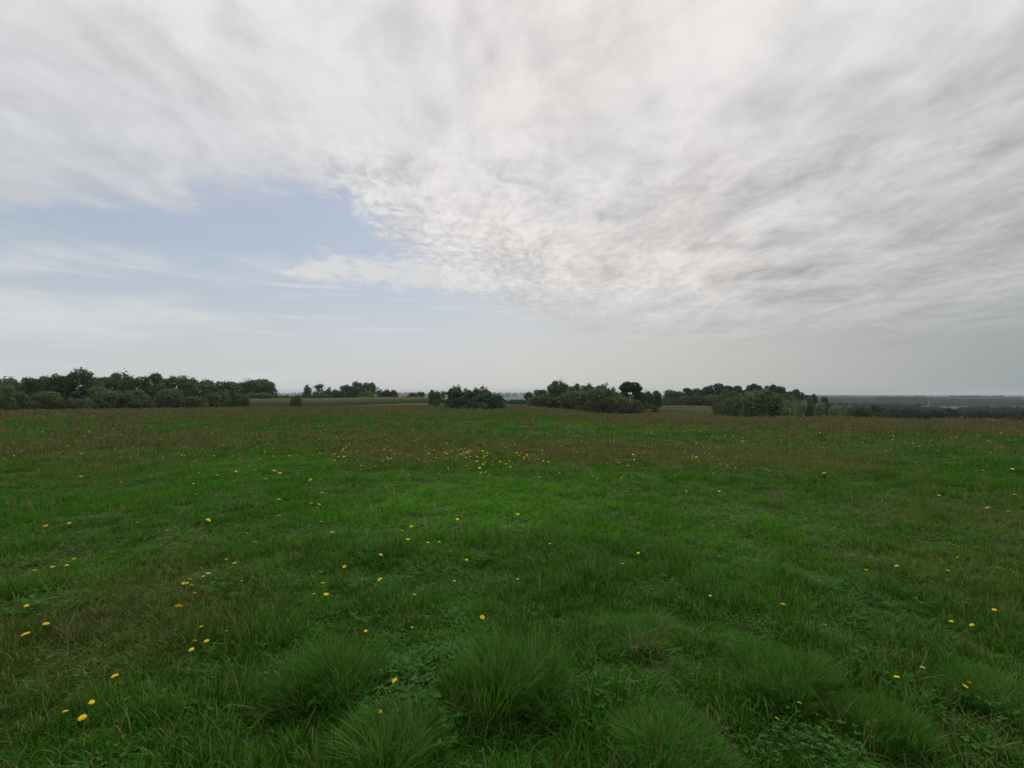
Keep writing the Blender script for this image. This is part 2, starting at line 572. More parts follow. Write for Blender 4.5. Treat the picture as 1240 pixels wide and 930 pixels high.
# ------------------------------------------------------------------ ground
def build_ground():
    rings = np.concatenate([np.geomspace(0.35, 30, 150), np.geomspace(30.6, 300, 110), np.geomspace(306, 5600, 90)])
    azs = np.radians(np.concatenate([np.arange(-180, -64, 4.0), np.arange(-64, 64, 0.4), np.arange(64, 180, 4.0)]))
    A, Rr = np.meshgrid(azs, rings)
    X, Y = Rr * np.sin(A), Rr * np.cos(A)
    Z = H(X, Y)
    nr, na = X.shape
    V = np.stack([X, Y, Z], -1).reshape(-1, 3)
    V = np.vstack([V, [[0, 0, float(H(0.0, 0.01))]]])
    i = np.arange(nr - 1)[:, None] * na
    j = np.arange(na)[None, :]
    j2 = (j + 1) % na
    F = np.stack([i + j, i + j2, i + na + j2, i + na + j], -1).reshape(-1, 4)
    # the middle is closed with degenerate-free quads: pair up the inner ring with the centre
    c = len(V) - 1
    k = np.arange(0, na - 1, 2)
    Fc = np.stack([np.full_like(k, c), (k + 2) % na, k + 1, k], -1)
    F = np.vstack([F, Fc])
    dr, fr = dryness(V[:, 0], V[:, 1]), freshness(V[:, 0], V[:, 1])
    m = new_mat("meadow_soil")
    dry, fresh = attr('dry'), attr('fresh')
    pos = world_pos()
    sp = E.nt.nodes.new('ShaderNodeSeparateXYZ')
    link(pos, sp.inputs[0])
    ex, ey = E(sp.outputs[0]), E(sp.outputs[1])
    rr = E.op('SQRT', ex * ex + ey * ey)
    n = noise(pos, 2.3, 5, 0.65)
    n8 = noise(pos, 30.0, 3, 0.65)
    near = mix(n8, (0.022, 0.040, 0.010), (0.055, 0.075, 0.024))
    c0 = mix((fresh * 1.2).clamp(), (0.034, 0.080, 0.016), (0.045, 0.115, 0.016))
    c0 = mix(smooth(dry + (n - 0.5) * 0.5, 0.06, 0.55), c0, (0.055, 0.076, 0.022))
    c0 = mix(smooth(dry + (n - 0.5) * 0.5, 0.35, 0.95), c0, (0.080, 0.078, 0.032))
    c0 = mix(smooth(rr, 25, 70), near, c0)
    # far fields: pasture, stubble and ploughed land in irregular cells
    vo = E.nt.nodes.new('ShaderNodeTexVoronoi')
    vo.inputs['Scale'].default_value = 0.0045
    wv = noise(pos, 0.01, 2, 0.5, color=True)
    sc_ = E.nt.nodes.new('ShaderNodeVectorMath'); sc_.operation = 'MULTIPLY_ADD'
    link(wv, sc_.inputs[0]); sc_.inputs[1].default_value = (60, 60, 0); link(pos, sc_.inputs[2])
    link(sc_.outputs[0], vo.inputs['Vector'])
    sv = E.nt.nodes.new('ShaderNodeSeparateColor')
    link(vo.outputs['Color'], sv.inputs[0])
    fld = ramp(E(sv.outputs[0]), [(0.0, (0.06, 0.085, 0.03)), (0.35, (0.085, 0.115, 0.04)), (0.6, (0.14, 0.14, 0.075)), (0.75, (0.08, 0.095, 0.045)), (0.93, (0.11, 0.115, 0.065))], 'CONSTANT')
    c0 = mix(smooth(rr, 240, 330), c0, fld)
    finish(c0, 0.95, 0.05, bump=(n, 0.4, 0.05))
    me = mesh_np('meadow_ground', V, F, m, {'dry': dr, 'fresh': fr}, True)
    return tag(new_obj('meadow_ground', me), kind='structure')


build_ground()


# ------------------------------------------------------------------ blades
def blades(n, R0, L, lean, width, seed, segs=3, mound=0.0, curl=1.0, flare=0.0):
    """n arching blades rooted in a disc of radius R0; returns V, F, tone"""
    g = np.random.default_rng(seed)
    a0 = g.uniform(0, 2 * np.pi, n)
    rr = R0 * np.sqrt(g.uniform(0, 1, n))
    bx, by = rr * np.cos(a0), rr * np.sin(a0)
    bz = mound * (1 - (rr / max(R0, 1e-6)) ** 2)
    ph = g.uniform(0, 2 * np.pi, n)
    if flare:                                   # blades lean away from the middle
        ph = a0 + g.normal(0, 1.0 - 0.6 * rr / R0, n)
    l = L * g.uniform(0.55, 1.15, n)
    th = np.abs(g.normal(lean, lean * 0.5, n)) + flare * rr / R0
    t = np.linspace(0, 1, segs + 1)
    ang = th[:, None] + curl * (t[None, :] ** 1.5) * g.uniform(0.2, 1.3, n)[:, None]
    ds = l[:, None] / segs
    hx = np.concatenate([np.zeros((n, 1)), np.cumsum(np.sin(ang[:, :-1]) * ds, 1)], 1)
    hz = np.concatenate([np.zeros((n, 1)), np.cumsum(np.cos(ang[:, :-1]) * ds, 1)], 1)
    cx = bx[:, None] + hx * np.cos(ph)[:, None]
    cy = by[:, None] + hx * np.sin(ph)[:, None]
    cz = bz[:, None] + hz - 0.01
    w = (width * g.uniform(0.7, 1.3, n))[:, None] * (1 - t[None, :] ** 1.6 * 0.93) * 0.5
    wa = ph + np.pi / 2 + g.normal(0, 0.5, n)
    wx, wy = w * np.cos(wa)[:, None], w * np.sin(wa)[:, None]
    V = np.empty((n, segs + 1, 2, 3))
    V[:, :, 0] = np.stack([cx - wx, cy - wy, cz], -1)
    V[:, :, 1] = np.stack([cx + wx, cy + wy, cz], -1)
    b = np.arange(n)[:, None] * (segs + 1) * 2
    s = np.arange(segs)[None, :] * 2
    F = np.stack([b + s, b + s + 1, b + s + 3, b + s + 2], -1).reshape(-1, 4)
    tone = np.repeat(g.uniform(0, 1, n), (segs + 1) * 2)
    return V.reshape(-1, 3), F, tone


def blade_mesh(name, mat, *a, **k):
    V, F, t = blades(*a, **k)
    return mesh_np(name, V, F, mat, {'tone': t})


def scatter(name, label, cat, variants, X, Y, Z, rot, scl, idx, extra=None):
    """one 'stuff' object: a cloud of points that carries a copy of one of the variant meshes at each"""
    src = bpy.data.collections.new(name + '_sources')
    for i, me in enumerate(variants):
        src.objects.link(bpy.data.objects.new(f"{name}_source_{i:02d}", me))
    n = len(X)
    me = bpy.data.meshes.new(name)
    me.vertices.add(n)
    me.vertices.foreach_set('co', np.stack([X, Y, Z], -1).astype(np.float32).ravel())
    a = me.attributes.new('rot', 'FLOAT_VECTOR', 'POINT'); a.data.foreach_set('vector', rot.astype(np.float32).ravel())
    a = me.attributes.new('scl', 'FLOAT_VECTOR', 'POINT'); a.data.foreach_set('vector', scl.astype(np.float32).ravel())
    a = me.attributes.new('idx', 'INT', 'POINT'); a.data.foreach_set('value', idx.astype(np.int32))
    for k, v in (extra or {}).items():
        a = me.attributes.new(k, 'FLOAT', 'POINT'); a.data.foreach_set('value', v.astype(np.float32))
    o = new_obj(name, me)
    ng = bpy.data.node_groups.new(name + '_scatter', 'GeometryNodeTree')
    ng.interface.new_socket('Geometry', in_out='INPUT', socket_type='NodeSocketGeometry')
    ng.interface.new_socket('Geometry', in_out='OUTPUT', socket_type='NodeSocketGeometry')
    gi, go = ng.nodes.new('NodeGroupInput'), ng.nodes.new('NodeGroupOutput')
    ip = ng.nodes.new('GeometryNodeInstanceOnPoints')
    ci = ng.nodes.new('GeometryNodeCollectionInfo')
    ci.inputs['Collection'].default_value = src
    ci.inputs['Separate Children'].default_value = True
    ci.inputs['Reset Children'].default_value = True
    ip.inputs['Pick Instance'].default_value = True

    def named(nm, typ):
        q = ng.nodes.new('GeometryNodeInputNamedAttribute')
        q.data_type = typ
        q.inputs['Name'].default_value = nm
        return next(s for s in q.outputs if s.enabled and s.name == 'Attribute')
    L = ng.links.new
    L(gi.outputs[0], ip.inputs['Points'])
    L(ci.outputs[0], ip.inputs['Instance'])
    L(named('idx', 'INT'), ip.inputs['Instance Index'])
    e2r = ng.nodes.new('FunctionNodeEulerToRotation')
    L(named('rot', 'FLOAT_VECTOR'), e2r.inputs[0])
    L(e2r.outputs[0], ip.inputs['Rotation'])
    L(named('scl', 'FLOAT_VECTOR'), ip.inputs['Scale'])
    L(ip.outputs[0], go.inputs[0])
    md = o.modifiers.new('scatter', 'NODES')
    md.node_group = ng
    return tag(o, label, cat, kind='stuff')


def sector(n, r0, r1, a0=-60, a1=60):
    r = np.sqrt(rng.uniform(r0 * r0, r1 * r1, n))
    a = np.radians(rng.uniform(a0, a1, n))
    return r * np.sin(a), r * np.cos(a)


def in_maize(X, Y):
    r, a = np.hypot(X, Y), np.degrees(np.arctan2(X, Y))
    fr = np.interp(a, [-31.5, -9], [134, 164])
    return (a > -30.5) & (a < -9.2) & (r > fr - 1) & (r < fr + 40)


# ------------------------------------------------------------------ tussocks of the foreground (spots also thin the sward around them)
TUSSOCKS = [  # photo x, y of the foot, width px, label
    (405, 838, 150, "fine green grass tussock left of the clover gap in the foreground"),
    (612, 850, 190, "broad bright green grass tussock in the middle of the foreground"),
    (938, 838, 150, "grass tussock right of centre above the dark hollow"),
    (1062, 893, 120, "grass tussock low in the right foreground beside the broad clover leaves"),
    (805, 925, 190, "grass tussock at the lower edge right of the broad middle one"),
    (470, 935, 190, "grass tussock at the lower edge just below the clover gap"),
    (770, 775, 120, "low grass tussock behind the gap between the middle foreground tussocks"),
    (1190, 850, 120, "ragged grass tussock at the far right of the foreground"),
]
TP = [ground_at(x, y) for x, y, w, l in TUSSOCKS]


def build_grass():
    var, base = [], {}
    # near: fine blades; middle: wider; far: clumps
    sets = {
        'a': [(40, .06, .085, .75, .0060), (34, .07, .11, .85, .0064), (30, .07, .08, 1.1, .0068), (44, .05, .11, .55, .0046), (26, .08, .11, 1.0, .0080), (30, .06, .13, .6, .0050)],
        'b': [(32, .09, .080, .75, .0085), (28, .10, .10, .85, .0090), (28, .09, .075, 1.1, .0095), (30, .08, .11, .6, .0075)],
        'c': [(30, .17, .095, .5, .015), (26, .18, .12, .6, .016), (26, .16, .085, .8, .016)],
        'd': [(30, .42, .14, .4, .034), (26, .45, .17, .5, .038), (26, .40, .12, .6, .038)],
    }
    for k, lst in sets.items():
        base[k] = (len(var), len(lst))
        for i, (n, R0, L, ln, w) in enumerate(lst):
            var.append(blade_mesh(f'grass_{k}_{i}', M_GRASS, n, R0, L, ln, w, 100 * ord(k) + i, segs=3 if k in 'ab' else 2, curl=1.6 if k in 'ab' else 1.1))
    parts = []
    for k, n, r0, r1, a0, a1 in [('a', 19000, .7, 5.6, -66, 66), ('a', 2600, .4, 2.6, 66, 294), ('b', 40000, 5.2, 15, -58, 58),
                                 ('c', 44000, 14, 42, -56, 56), ('d', 62000, 40, 128, -54, 54), ('d', 9000, 120, 185, 10, 32)]:
        X, Y = sector(n, r0, r1, a0, a1)
        if k == 'd':
            ok = ~in_maize(X, Y)
            ok &= ~((np.degrees(np.arctan2(X, Y)) > 12) & (np.hypot(X, Y) > 175))
            X, Y = X[ok], Y[ok]
        if k == 'a':
            keep = np.ones(len(X), bool)
            for tx, ty in TP:
                keep &= (np.hypot(X - tx, Y - ty) > .16)
                keep &= ~((((X - tx) / .34) ** 2 + ((Y - ty + .33) / .17) ** 2 < 1) & (rng.uniform(0, 1, len(X)) < .62))
            keep &= ~((fbm(X * 1.4, Y * 1.4, 77, 3) < .36) & (rng.uniform(0, 1, len(X)) < .45))
            X, Y = X[keep], Y[keep]
        if k in 'ab':
            keep = (fbm(X * 3.1, Y * 3.1, 78, 3) > .36) | (rng.uniform(0, 1, len(X)) < .35)
            X, Y = X[keep], Y[keep]
        n = len(X)
        b, m_ = base[k]
        f_ = {'a': 2.6, 'b': 2.0, 'c': .9, 'd': .4}[k]
        hn = fbm(X * f_, Y * f_, 51, 4)
        s = (0.35 + 1.25 * np.clip((hn - .25) / .5, 0, 1.3) ** 1.3) * rng.uniform(.75, 1.2, n)
        dr, fr = dryness(X, Y), freshness(X, Y)
        s = s * (1 - .22 * fr) * (1 + .25 * dr)
        rot = np.stack([rng.normal(0, .12, n), rng.normal(0, .12, n), rng.uniform(0, 6.28, n)], -1)
        scl = np.stack([rng.uniform(.85, 1.25, n)] * 2 + [s], -1)
        idx = b + rng.integers(0, m_, n)
        parts.append((X, Y, H(X, Y), rot, scl, idx, dr, fr))
    P = [np.concatenate([p[i] for p in parts]) for i in range(8)]
    scatter('meadow_grass', 'green meadow grass with olive and brown patches covering the whole field', 'grass', var, P[0], P[1], P[2], P[3], P[4], P[5],
            {'dry': P[6], 'fresh': P[7], 'rnd': rng.uniform(0, 1, len(P[0]))})


build_grass()


def build_tussocks():
    ms = []
    for i in range(4):
        g = np.random.default_rng(950 + i)
        Vs, Fs, Ts, o_ = [], [], [], 0
        for k in range(13):                     # a low mound with a crowded brush of short shoots, each leaning its own way
            if k == 0:
                V, F, T = blades(2600, .36, .15, .35, .0044, 900 + 20 * i, segs=3, mound=.15, curl=.9, flare=.35)
            else:
                a, rr = g.uniform(0, 6.28), .30 * math.sqrt(g.uniform())
                V, F, T = blades(230, .12, .17 * g.uniform(.6, 1.35), .26, .0044, 900 + 20 * i + k, segs=3, mound=.02, curl=1.0, flare=.2)
                V = V + np.array([rr * math.cos(a), rr * math.sin(a), .15 * (1 - (rr / .36) ** 2)])
                la, lm = g.uniform(0, 6.28), g.uniform(.0, .9)
                h = np.clip(V[:, 2], 0, 1)
                V[:, 0] += lm * h * h * math.cos(la) * 1.6; V[:, 1] += lm * h * h * math.sin(la) * 1.6
            Vs.append(V); Fs.append(F + o_); Ts.append(T); o_ += len(V)
        ms.append(mesh_np('tussock_blades', np.vstack(Vs), np.vstack(Fs), M_TUSSOCK, {'tone': np.concatenate(Ts)}))
    for i, ((x, y, w, lab), (tx, ty)) in enumerate(zip(TUSSOCKS, TP)):
        o = new_obj('grass_tussock', ms[i % 4], loc=(tx, ty, float(H(tx, ty)) - .02))
        rw = w / FPX * ty / 0.80
        s = (.80, .92, .72, .66, .62, .66, .36, .5)[i]
        o.scale = (rw, rw * .92, s)
        o.rotation_euler = (0, 0, i * 1.7)
        tag(o, lab, 'grass tussock', 'grass tussocks in the foreground')


build_tussocks()


# ------------------------------------------------------------------ low broad leaves (clover, plantain) in the gaps, straw, seed stalks
def leaflets(n, R0, seed, size, trefoil=True):
    g = np.random.default_rng(seed)
    V, F, T = [], [], []
    for i in range(n):
        a, rr = g.uniform(0, 6.28), R0 * math.sqrt(g.uniform())
        cx, cy, cz = rr * math.cos(a), rr * math.sin(a), g.uniform(.02, .075)
        a1 = g.uniform(0, 6.28)
        tn = g.uniform()
        for k in range(3 if trefoil else 1):
            b = a1 + k * 2.09
            s = size * g.uniform(.8, 1.2)
            ux, uy, vx, vy = math.cos(b), math.sin(b), -math.sin(b), math.cos(b)
            pr = [(0, 0, 0), (.45, .42, .10), (.95, .30, .06), (1.05, 0, .02), (.95, -.30, .06), (.45, -.42, .10)]
            tz = g.normal(0, .25)
            i0 = len(V)
            for p, q_, h in pr:
                V.append((cx + s * (p * ux + q_ * vx), cy + s * (p * uy + q_ * vy), cz + s * (h + tz * p + .3 * p)))
            F += [(i0, i0 + 1, i0 + 2, i0 + 3), (i0, i0 + 3, i0 + 4, i0 + 5)]
            T += [tn] * 6
    return np.array(V), np.array(F), np.array(T)


def build_low():
    var = []
    for i in range(3):
        V, F, T = leaflets(18, .10, 300 + i, .010 if i < 2 else .017, True)
        var.append(mesh_np('clover', V, F, M_CLOVER, {'tone': T}))
    X, Y = sector(2600, .8, 5.0, -62, 62)
    k = ((fbm(X * 1.4, Y * 1.4, 77, 3) < .40) & (rng.uniform(0, 1, len(X)) < .5)) | (rng.uniform(0, 1, len(X)) < .06)
    extra = [(500, 828, .13, 50), (480, 890, .12, 36), (990, 895, .16, 14), (945, 905, .14, 8), (720, 860, .12, 24), (560, 800, .1, 20)]
    X, Y = X[k], Y[k]
    for ex, ey, sd_, n in extra:
        gx, gy = ground_at(ex, ey)
        X, Y = np.append(X, gx + rng.normal(0, sd_, n)), np.append(Y, gy + rng.normal(0, sd_ * .7, n))
    n = len(X)
    scatter('clover_leaves', 'low clover and broad weed leaves in the gaps between the grass', 'ground cover', var, X, Y, H(X, Y),
            np.stack([rng.normal(0, .15, n), rng.normal(0, .15, n), rng.uniform(0, 6.28, n)], -1), np.stack([rng.uniform(.55, 1.35, n)] * 3, -1), rng.integers(0, 3, n))
    # dead straw lying in the sward
    var = [blade_mesh('straw', M_DRY, 9, .09, .20, 1.05, .0035, 400 + i, segs=3, curl=.8) for i in range(3)]
    X, Y = sector(1500, .9, 9, -60, 60)
    k = rng.uniform(0, 1, len(X)) < .15 + .8 * dryness(X, Y)
    X, Y = X[k], Y[k]
    for tx, ty in TP:
        X, Y = np.append(X, tx + rng.normal(0, .14, 7)), np.append(Y, ty - .18 + rng.normal(0, .06, 7))
    n = len(X)
    scatter('dead_straw', 'bleached dead grass blades lying in the meadow', 'dead grass', var, X, Y, H(X, Y) + .02,
            np.stack([rng.normal(0, .2, n), rng.normal(0, .2, n), rng.uniform(0, 6.28, n)], -1), np.stack([rng.uniform(.6, 1.2, n)] * 3, -1), rng.integers(0, 3, n))

    # reddish brown seed stalks
    def stalks(seed, nst, R0, L, w, head):
        g = np.random.default_rng(seed)
        V, F, T = [], [], []
        for i in range(nst):
            a, rr = g.uniform(0, 6.28), R0 * math.sqrt(g.uniform())
            x, y = rr * math.cos(a), rr * math.sin(a)
            l = L * g.uniform(.6, 1.1)
            lx, ly = g.normal(0, .10) * l, g.normal(0, .10) * l
            tn = g.uniform()
            for ax in (0, 1):
                dx, dy = (w / 2, 0) if ax else (0, w / 2)
                i0 = len(V)
                V += [(x - dx, y - dy, 0), (x + dx, y + dy, 0), (x + lx + dx, y + ly + dy, l), (x + lx - dx, y + ly - dy, l)]
                F.append((i0, i0 + 1, i0 + 2, i0 + 3)); T += [tn] * 4
            for j in range(head):
                t = 1 - .45 * j / head
                s = w * (2.2 + 1.6 * math.sin(3.1 * (j + .5) / head)) * g.uniform(.7, 1.3)
                ph = g.uniform(0, 6.28)
                cx, cy, cz = x + lx * t, y + ly * t, l * t
                dx, dy = s * math.cos(ph), s * math.sin(ph)
                i0 = len(V)
                V += [(cx - dx, cy - dy, cz), (cx - dy * .2, cy + dx * .2, cz - s * .9), (cx + dx, cy + dy, cz), (cx + dy * .2, cy - dx * .2, cz + s * 1.1)]
                F.append((i0, i0 + 1, i0 + 2, i0 + 3)); T += [g.uniform()] * 4
        return mesh_np('stalk', V, F, M_SORREL, {'tone': T})
    var = [stalks(500 + i, 4, .10, .30, .0028, 7) for i in range(3)] + [stalks(510 + i, 6, .35, .36, .011, 5) for i in range(3)] + [stalks(520 + i, 7, .7, .36, .024, 4) for i in range(3)]
    px, py, pi = [], [], []
    for n, r0, r1, b in ((6500, 6.5, 20, 0), (5000, 18, 45, 3), (4200, 42, 110, 6)):
        X, Y = sector(n, r0, r1, -56, 56)
        k = rng.uniform(0, 1, n) < dryness(X, Y) ** 1.3 * (1.0 if b else .95)
        X, Y = X[k], Y[k]
        px.append(X); py.append(Y); pi.append(b + rng.integers(0, 3, len(X)))
    X, Y, I = np.concatenate(px), np.concatenate(py), np.concatenate(pi)
    n = len(X)
    scatter('seed_stalks', 'reddish brown dry seed stalks standing in the meadow', 'seed stalks', var, X, Y, H(X, Y),
            np.stack([rng.normal(0, .1, n), rng.normal(0, .1, n), rng.uniform(0, 6.28, n)], -1), np.stack([rng.uniform(.7, 1.25, n)] * 3, -1), I)


build_low()


# ------------------------------------------------------------------ flowers
def head_mesh(name, mat, seed, rad=.019, npet=15):
    g = np.random.default_rng(seed)
    V, F, T = [], [], []
    for ring, (n, r1, up, z0) in enumerate(((npet, 1.0, .10, 0.0), (npet - 4, .72, .28, .002), (7, .36, .40, .004))):
        for k in range(n):
            a = 6.283 * (k + .5 * ring) / n + g.normal(0, .08)
            r = rad * r1 * g.uniform(.85, 1.1)
            w = rad * .24 * g.uniform(.85, 1.15)
            ca, sa = math.cos(a), math.sin(a)
            i0 = len(V)
            z1 = z0 + r * up * g.uniform(.4, 1.4)
            r0 = .12 * rad
            V += [(ca * r0 - sa * w * .5, sa * r0 + ca * w * .5, z0), (ca * r0 + sa * w * .5, sa * r0 - ca * w * .5, z0),
                  (ca * r + sa * w, sa * r - ca * w, z1), (ca * r - sa * w, sa * r + ca * w, z1)]
            F.append((i0, i0 + 1, i0 + 2, i0 + 3))
            T += [g.uniform()] * 4
    # green cup below
    return mesh_np(name, V, F, mat, {'tone': T})


def stem_mesh(L, r=.0013, bend=.02):
    V, F = [], []
    for k in range(5):
        t = k / 4
        for j in range(5):
            a = 6.283 * j / 5
            rr = r * (1 - .25 * t) if k < 4 else r * 2.6
            V.append((bend * (t * t - 1) + rr * math.cos(a), rr * math.sin(a), (t - 1) * L))
    for k in range(4):
        for j in range(5):
            F.append((k * 5 + j, k * 5 + (j + 1) % 5, (k + 1) * 5 + (j + 1) % 5, (k + 1) * 5 + j))
    return mesh_np('flower_stem', V, F, M_STEM)


HEADS = [head_mesh('flower_head', M_PETAL, 600 + i) for i in range(4)]
STEMS = [stem_mesh(.17), stem_mesh(.21, bend=.04), stem_mesh(.24, bend=-.03)]
PALEH = [head_mesh('pale_flower_head', M_PALE, 640 + i, .017, 13) for i in range(2)]

NAMED = [  # photo x, y, head width px, label
    (478, 825, 9, "yellow flower in the clover gap between the two foreground tussocks"),
    (460, 865, 6, "half open yellow flower below the clover gap in the foreground"),
    (139, 820, 9, "yellow flower in the lower left, farther back of the slanting row of three"),
    (111, 851, 9, "yellow flower in the lower left, middle one of the slanting row of three"),
    (100, 869, 9, "yellow flower in the lower left, nearest of the slanting row of three"),
    (79, 863, 6, "faint closed yellow flower left of the slanting row of three in lower left"),
    (1086, 822, 8, "yellow flower right of the right-hand foreground tussocks, beside a pale flower"),
    (941, 874, 9, "orange-yellow flower in the dark hollow below the right-hand tussock"),
    (1174, 827, 7, "yellow flower near the right edge of the foreground, upper one of two"),
    (1169, 833, 5, "small yellow bud near the right edge of the foreground, lower one of two"),
    (584, 748, 8, "round yellow flower facing the camera above the broad middle tussock"),
    (216, 736, 10, "largest round yellow flower of the left cluster, facing the camera"),
    (236, 719, 7, "yellow flower just above the largest flower of the left cluster"),
    (232, 709, 6, "yellow flower at the lower right of the tight knot in the left cluster"),
    (222, 707, 5, "yellow flower at the left of the tight knot in the left cluster"),
    (230, 702, 6, "yellow flower at the top of the tight knot in the left cluster"),
    (227, 707, 4, "yellow flower at the middle of the tight knot in the left cluster"),
    (252, 695, 6, "yellow flower up to the right of the tight knot in the left cluster"),
    (246, 698, 4, "small yellow flower between the knot and the upper right one of left cluster"),
    (244, 760, 6, "yellow flower at the top of the lower left cluster by bent dead grass"),
    (236, 777, 8, "tilted yellow flower at the left of the lower left cluster by bent dead grass"),
    (250, 778, 8, "yellow flower at the right of the lower left cluster by bent dead grass"),
    (232, 788, 7, "flat yellow flower at the bottom of the lower left cluster by bent dead grass"),
    (274, 765, 7, "flat yellow flower under the bent dead grass, right of the lower left cluster"),
    (31, 770, 9, "flat yellow flower at the left edge, nearest of three there"),
    (56, 757, 7, "flat pale yellow flower at the left edge, right of the nearest one"),
    (32, 734, 7, "flat pale yellow flower at the left edge, farthest of three there"),
    (292, 704, 6, "lone yellow flower between the left cluster and the column of flowers beside it"),
    (388, 693, 7, "top yellow flower of the upright column in the left middle of the meadow"),
    (391, 707, 6, "second yellow flower of the upright column in the left middle of the meadow"),
    (395, 720, 7, "bottom yellow flower of the upright column in the left middle of the meadow"),
    (380, 720, 5, "small yellow flower left of the bottom one of the upright column"),
    (948, 733, 7, "lone yellow flower on the right half above the right-hand tussock"),
    (1204, 739, 7, "yellow flower near the right edge, farther of the three by dead grass"),
    (1177, 757, 7, "two-headed looking yellow flower by the dead grass near the right edge"),
    (1152, 754, 6, "small yellow flower left of the two-headed looking one near the right edge"),
    (460, 702, 7, "yellow flower with dark underside just left of centre, mid foreground"),
    (550, 704, 6, "yellow flower right of the centre-left one, level with it"),
    (502, 721, 6, "small orange-yellow flower below and between the level pair left of centre"),
    (443, 765, 5, "small yellow flower behind the left foreground tussock"),
    (499, 760, 5, "small dull yellow flower behind the clover gap"),
    (252, 630, 8, "large solitary yellow flower in the left meadow beyond the cluster"),
    (627, 623, 6, "solitary yellow flower in the bright green patch at the centre"),
    (666, 659, 6, "solitary yellow flower just right of centre nearer than the bright patch"),
]
LOOSE = {  # shared labels: patches of flowers that nothing tells apart
    "yellow flower scattered across the left meadow in front of the treeline":
        [(338, 625), (389, 632), (402, 645), (299, 646), (309, 657), (274, 678), (284, 682), (42, 691), (64, 687), (81, 685), (90, 677), (202, 643),
         (166, 633), (55, 637), (84, 634), (377, 610), (386, 611), (390, 597), (338, 605), (238, 599), (234, 586), (183, 577), (263, 576), (241, 573),
         (230, 578), (286, 571), (283, 583), (322, 580), (332, 570), (339, 573), (360, 574), (376, 581), (388, 580), (350, 552), (259, 552), (306, 524), (98, 577), (147, 584), (417, 687)],
    "yellow flower scattered over the green grass at the centre of the meadow":
        [(403, 645), (487, 643), (494, 654), (518, 658), (532, 657), (461, 673), (565, 678), (554, 629), (627, 702), (754, 683), (773, 670), (498, 638), (723, 580), (752, 580), (831, 595), (871, 595), (860, 722)],
    "yellow flower scattered over the right side of the meadow":
        [(1148, 691), (1209, 688), (1160, 675), (1229, 599), (1196, 615), (1137, 600), (1221, 620), (1004, 577), (1023, 567), (998, 573), (1049, 691), (1086, 686), (1190, 570), (1150, 590), (1110, 560), (1205, 545), (1226, 568)],
}
PALE = [(1117, 809, "pale faded flower head beside the yellow flower on the right of the foreground"),
        (999, 758, "pale fluffy flower head above the dead grass on the right"),
        (968, 853, "small pale flower head at the rim of the dark hollow on the right"),
        (277 + 218, 699, "pale seed head between the level pair of yellow flowers left of centre")]


def where(x, y, lead):
    """a label for one small patch of flowers: how far out, and below which landmark of the skyline"""
    marks = ((70, 'left of tallest tree'), (150, 'below tallest tree'), (230, 'below mid treeline'), (280, 'below treeline notch'), (345, 'below domed trees'),
             (410, 'below lone bush'), (485, 'below hedgerow trees'), (535, 'below two small trees'), (575, 'below left conifers'), (630, 'below right conifers'),
             (700, 'below copse end'), (775, 'below umbrella pine'), (850, 'below wood end'), (960, 'below biggest bush'), (1060, 'below pale willows'),
             (1150, 'below valley wood'), (9999, 'at far right'))
    far = ('in the farthest flower band' if y < 541 else 'amid the flower band' if y < 552 else 'at near rim of flower band' if y < 576 else
           'just before the flower band' if y < 612 else 'halfway into the green' if y < 655 else 'in the nearer green')
    return f"{lead} {far}, {next(t for m_, t in marks if x < m_)}"


def flower(x, y, px, label, group, kind='yellow', parts=True):
    up = rng.uniform(.10, .17)
    X, Y = ground_at(x, y, up)
    z = float(H(X, Y)) + up
    heads = HEADS if kind == 'yellow' else PALEH
    hm = heads[rng.integers(len(heads))]
    dist = math.sqrt(X * X + Y * Y + (EYE - z) ** 2)
    s = px / FPX * Y / .040
    s = min(max(s, .65), 1.6) * rng.uniform(.66, .95)
    tilt = (rng.normal(0, .18) - .12 + (0.55 if px >= 8 else 0), rng.normal(0, .25), rng.uniform(0, 6.28))
    nm = 'yellow_flower' if kind == 'yellow' else 'pale_flower'
    if parts:
        root = new_obj(nm, None, loc=(X, Y, z - up))
        root.empty_display_size = .05
        h = new_obj('flower_head', hm, root, (0, 0, up))
        h.scale = (s, s, s); h.rotation_euler = tilt
        st = new_obj('stem', STEMS[rng.integers(3)], root, (0, 0, up - .001))
        st.rotation_euler = (0, 0, rng.uniform(0, 6.28))
    else:
        root = new_obj(nm, hm, loc=(X, Y, z))
        root.scale = (s, s, s); root.rotation_euler = tilt
    return tag(root, label, 'flower', group)


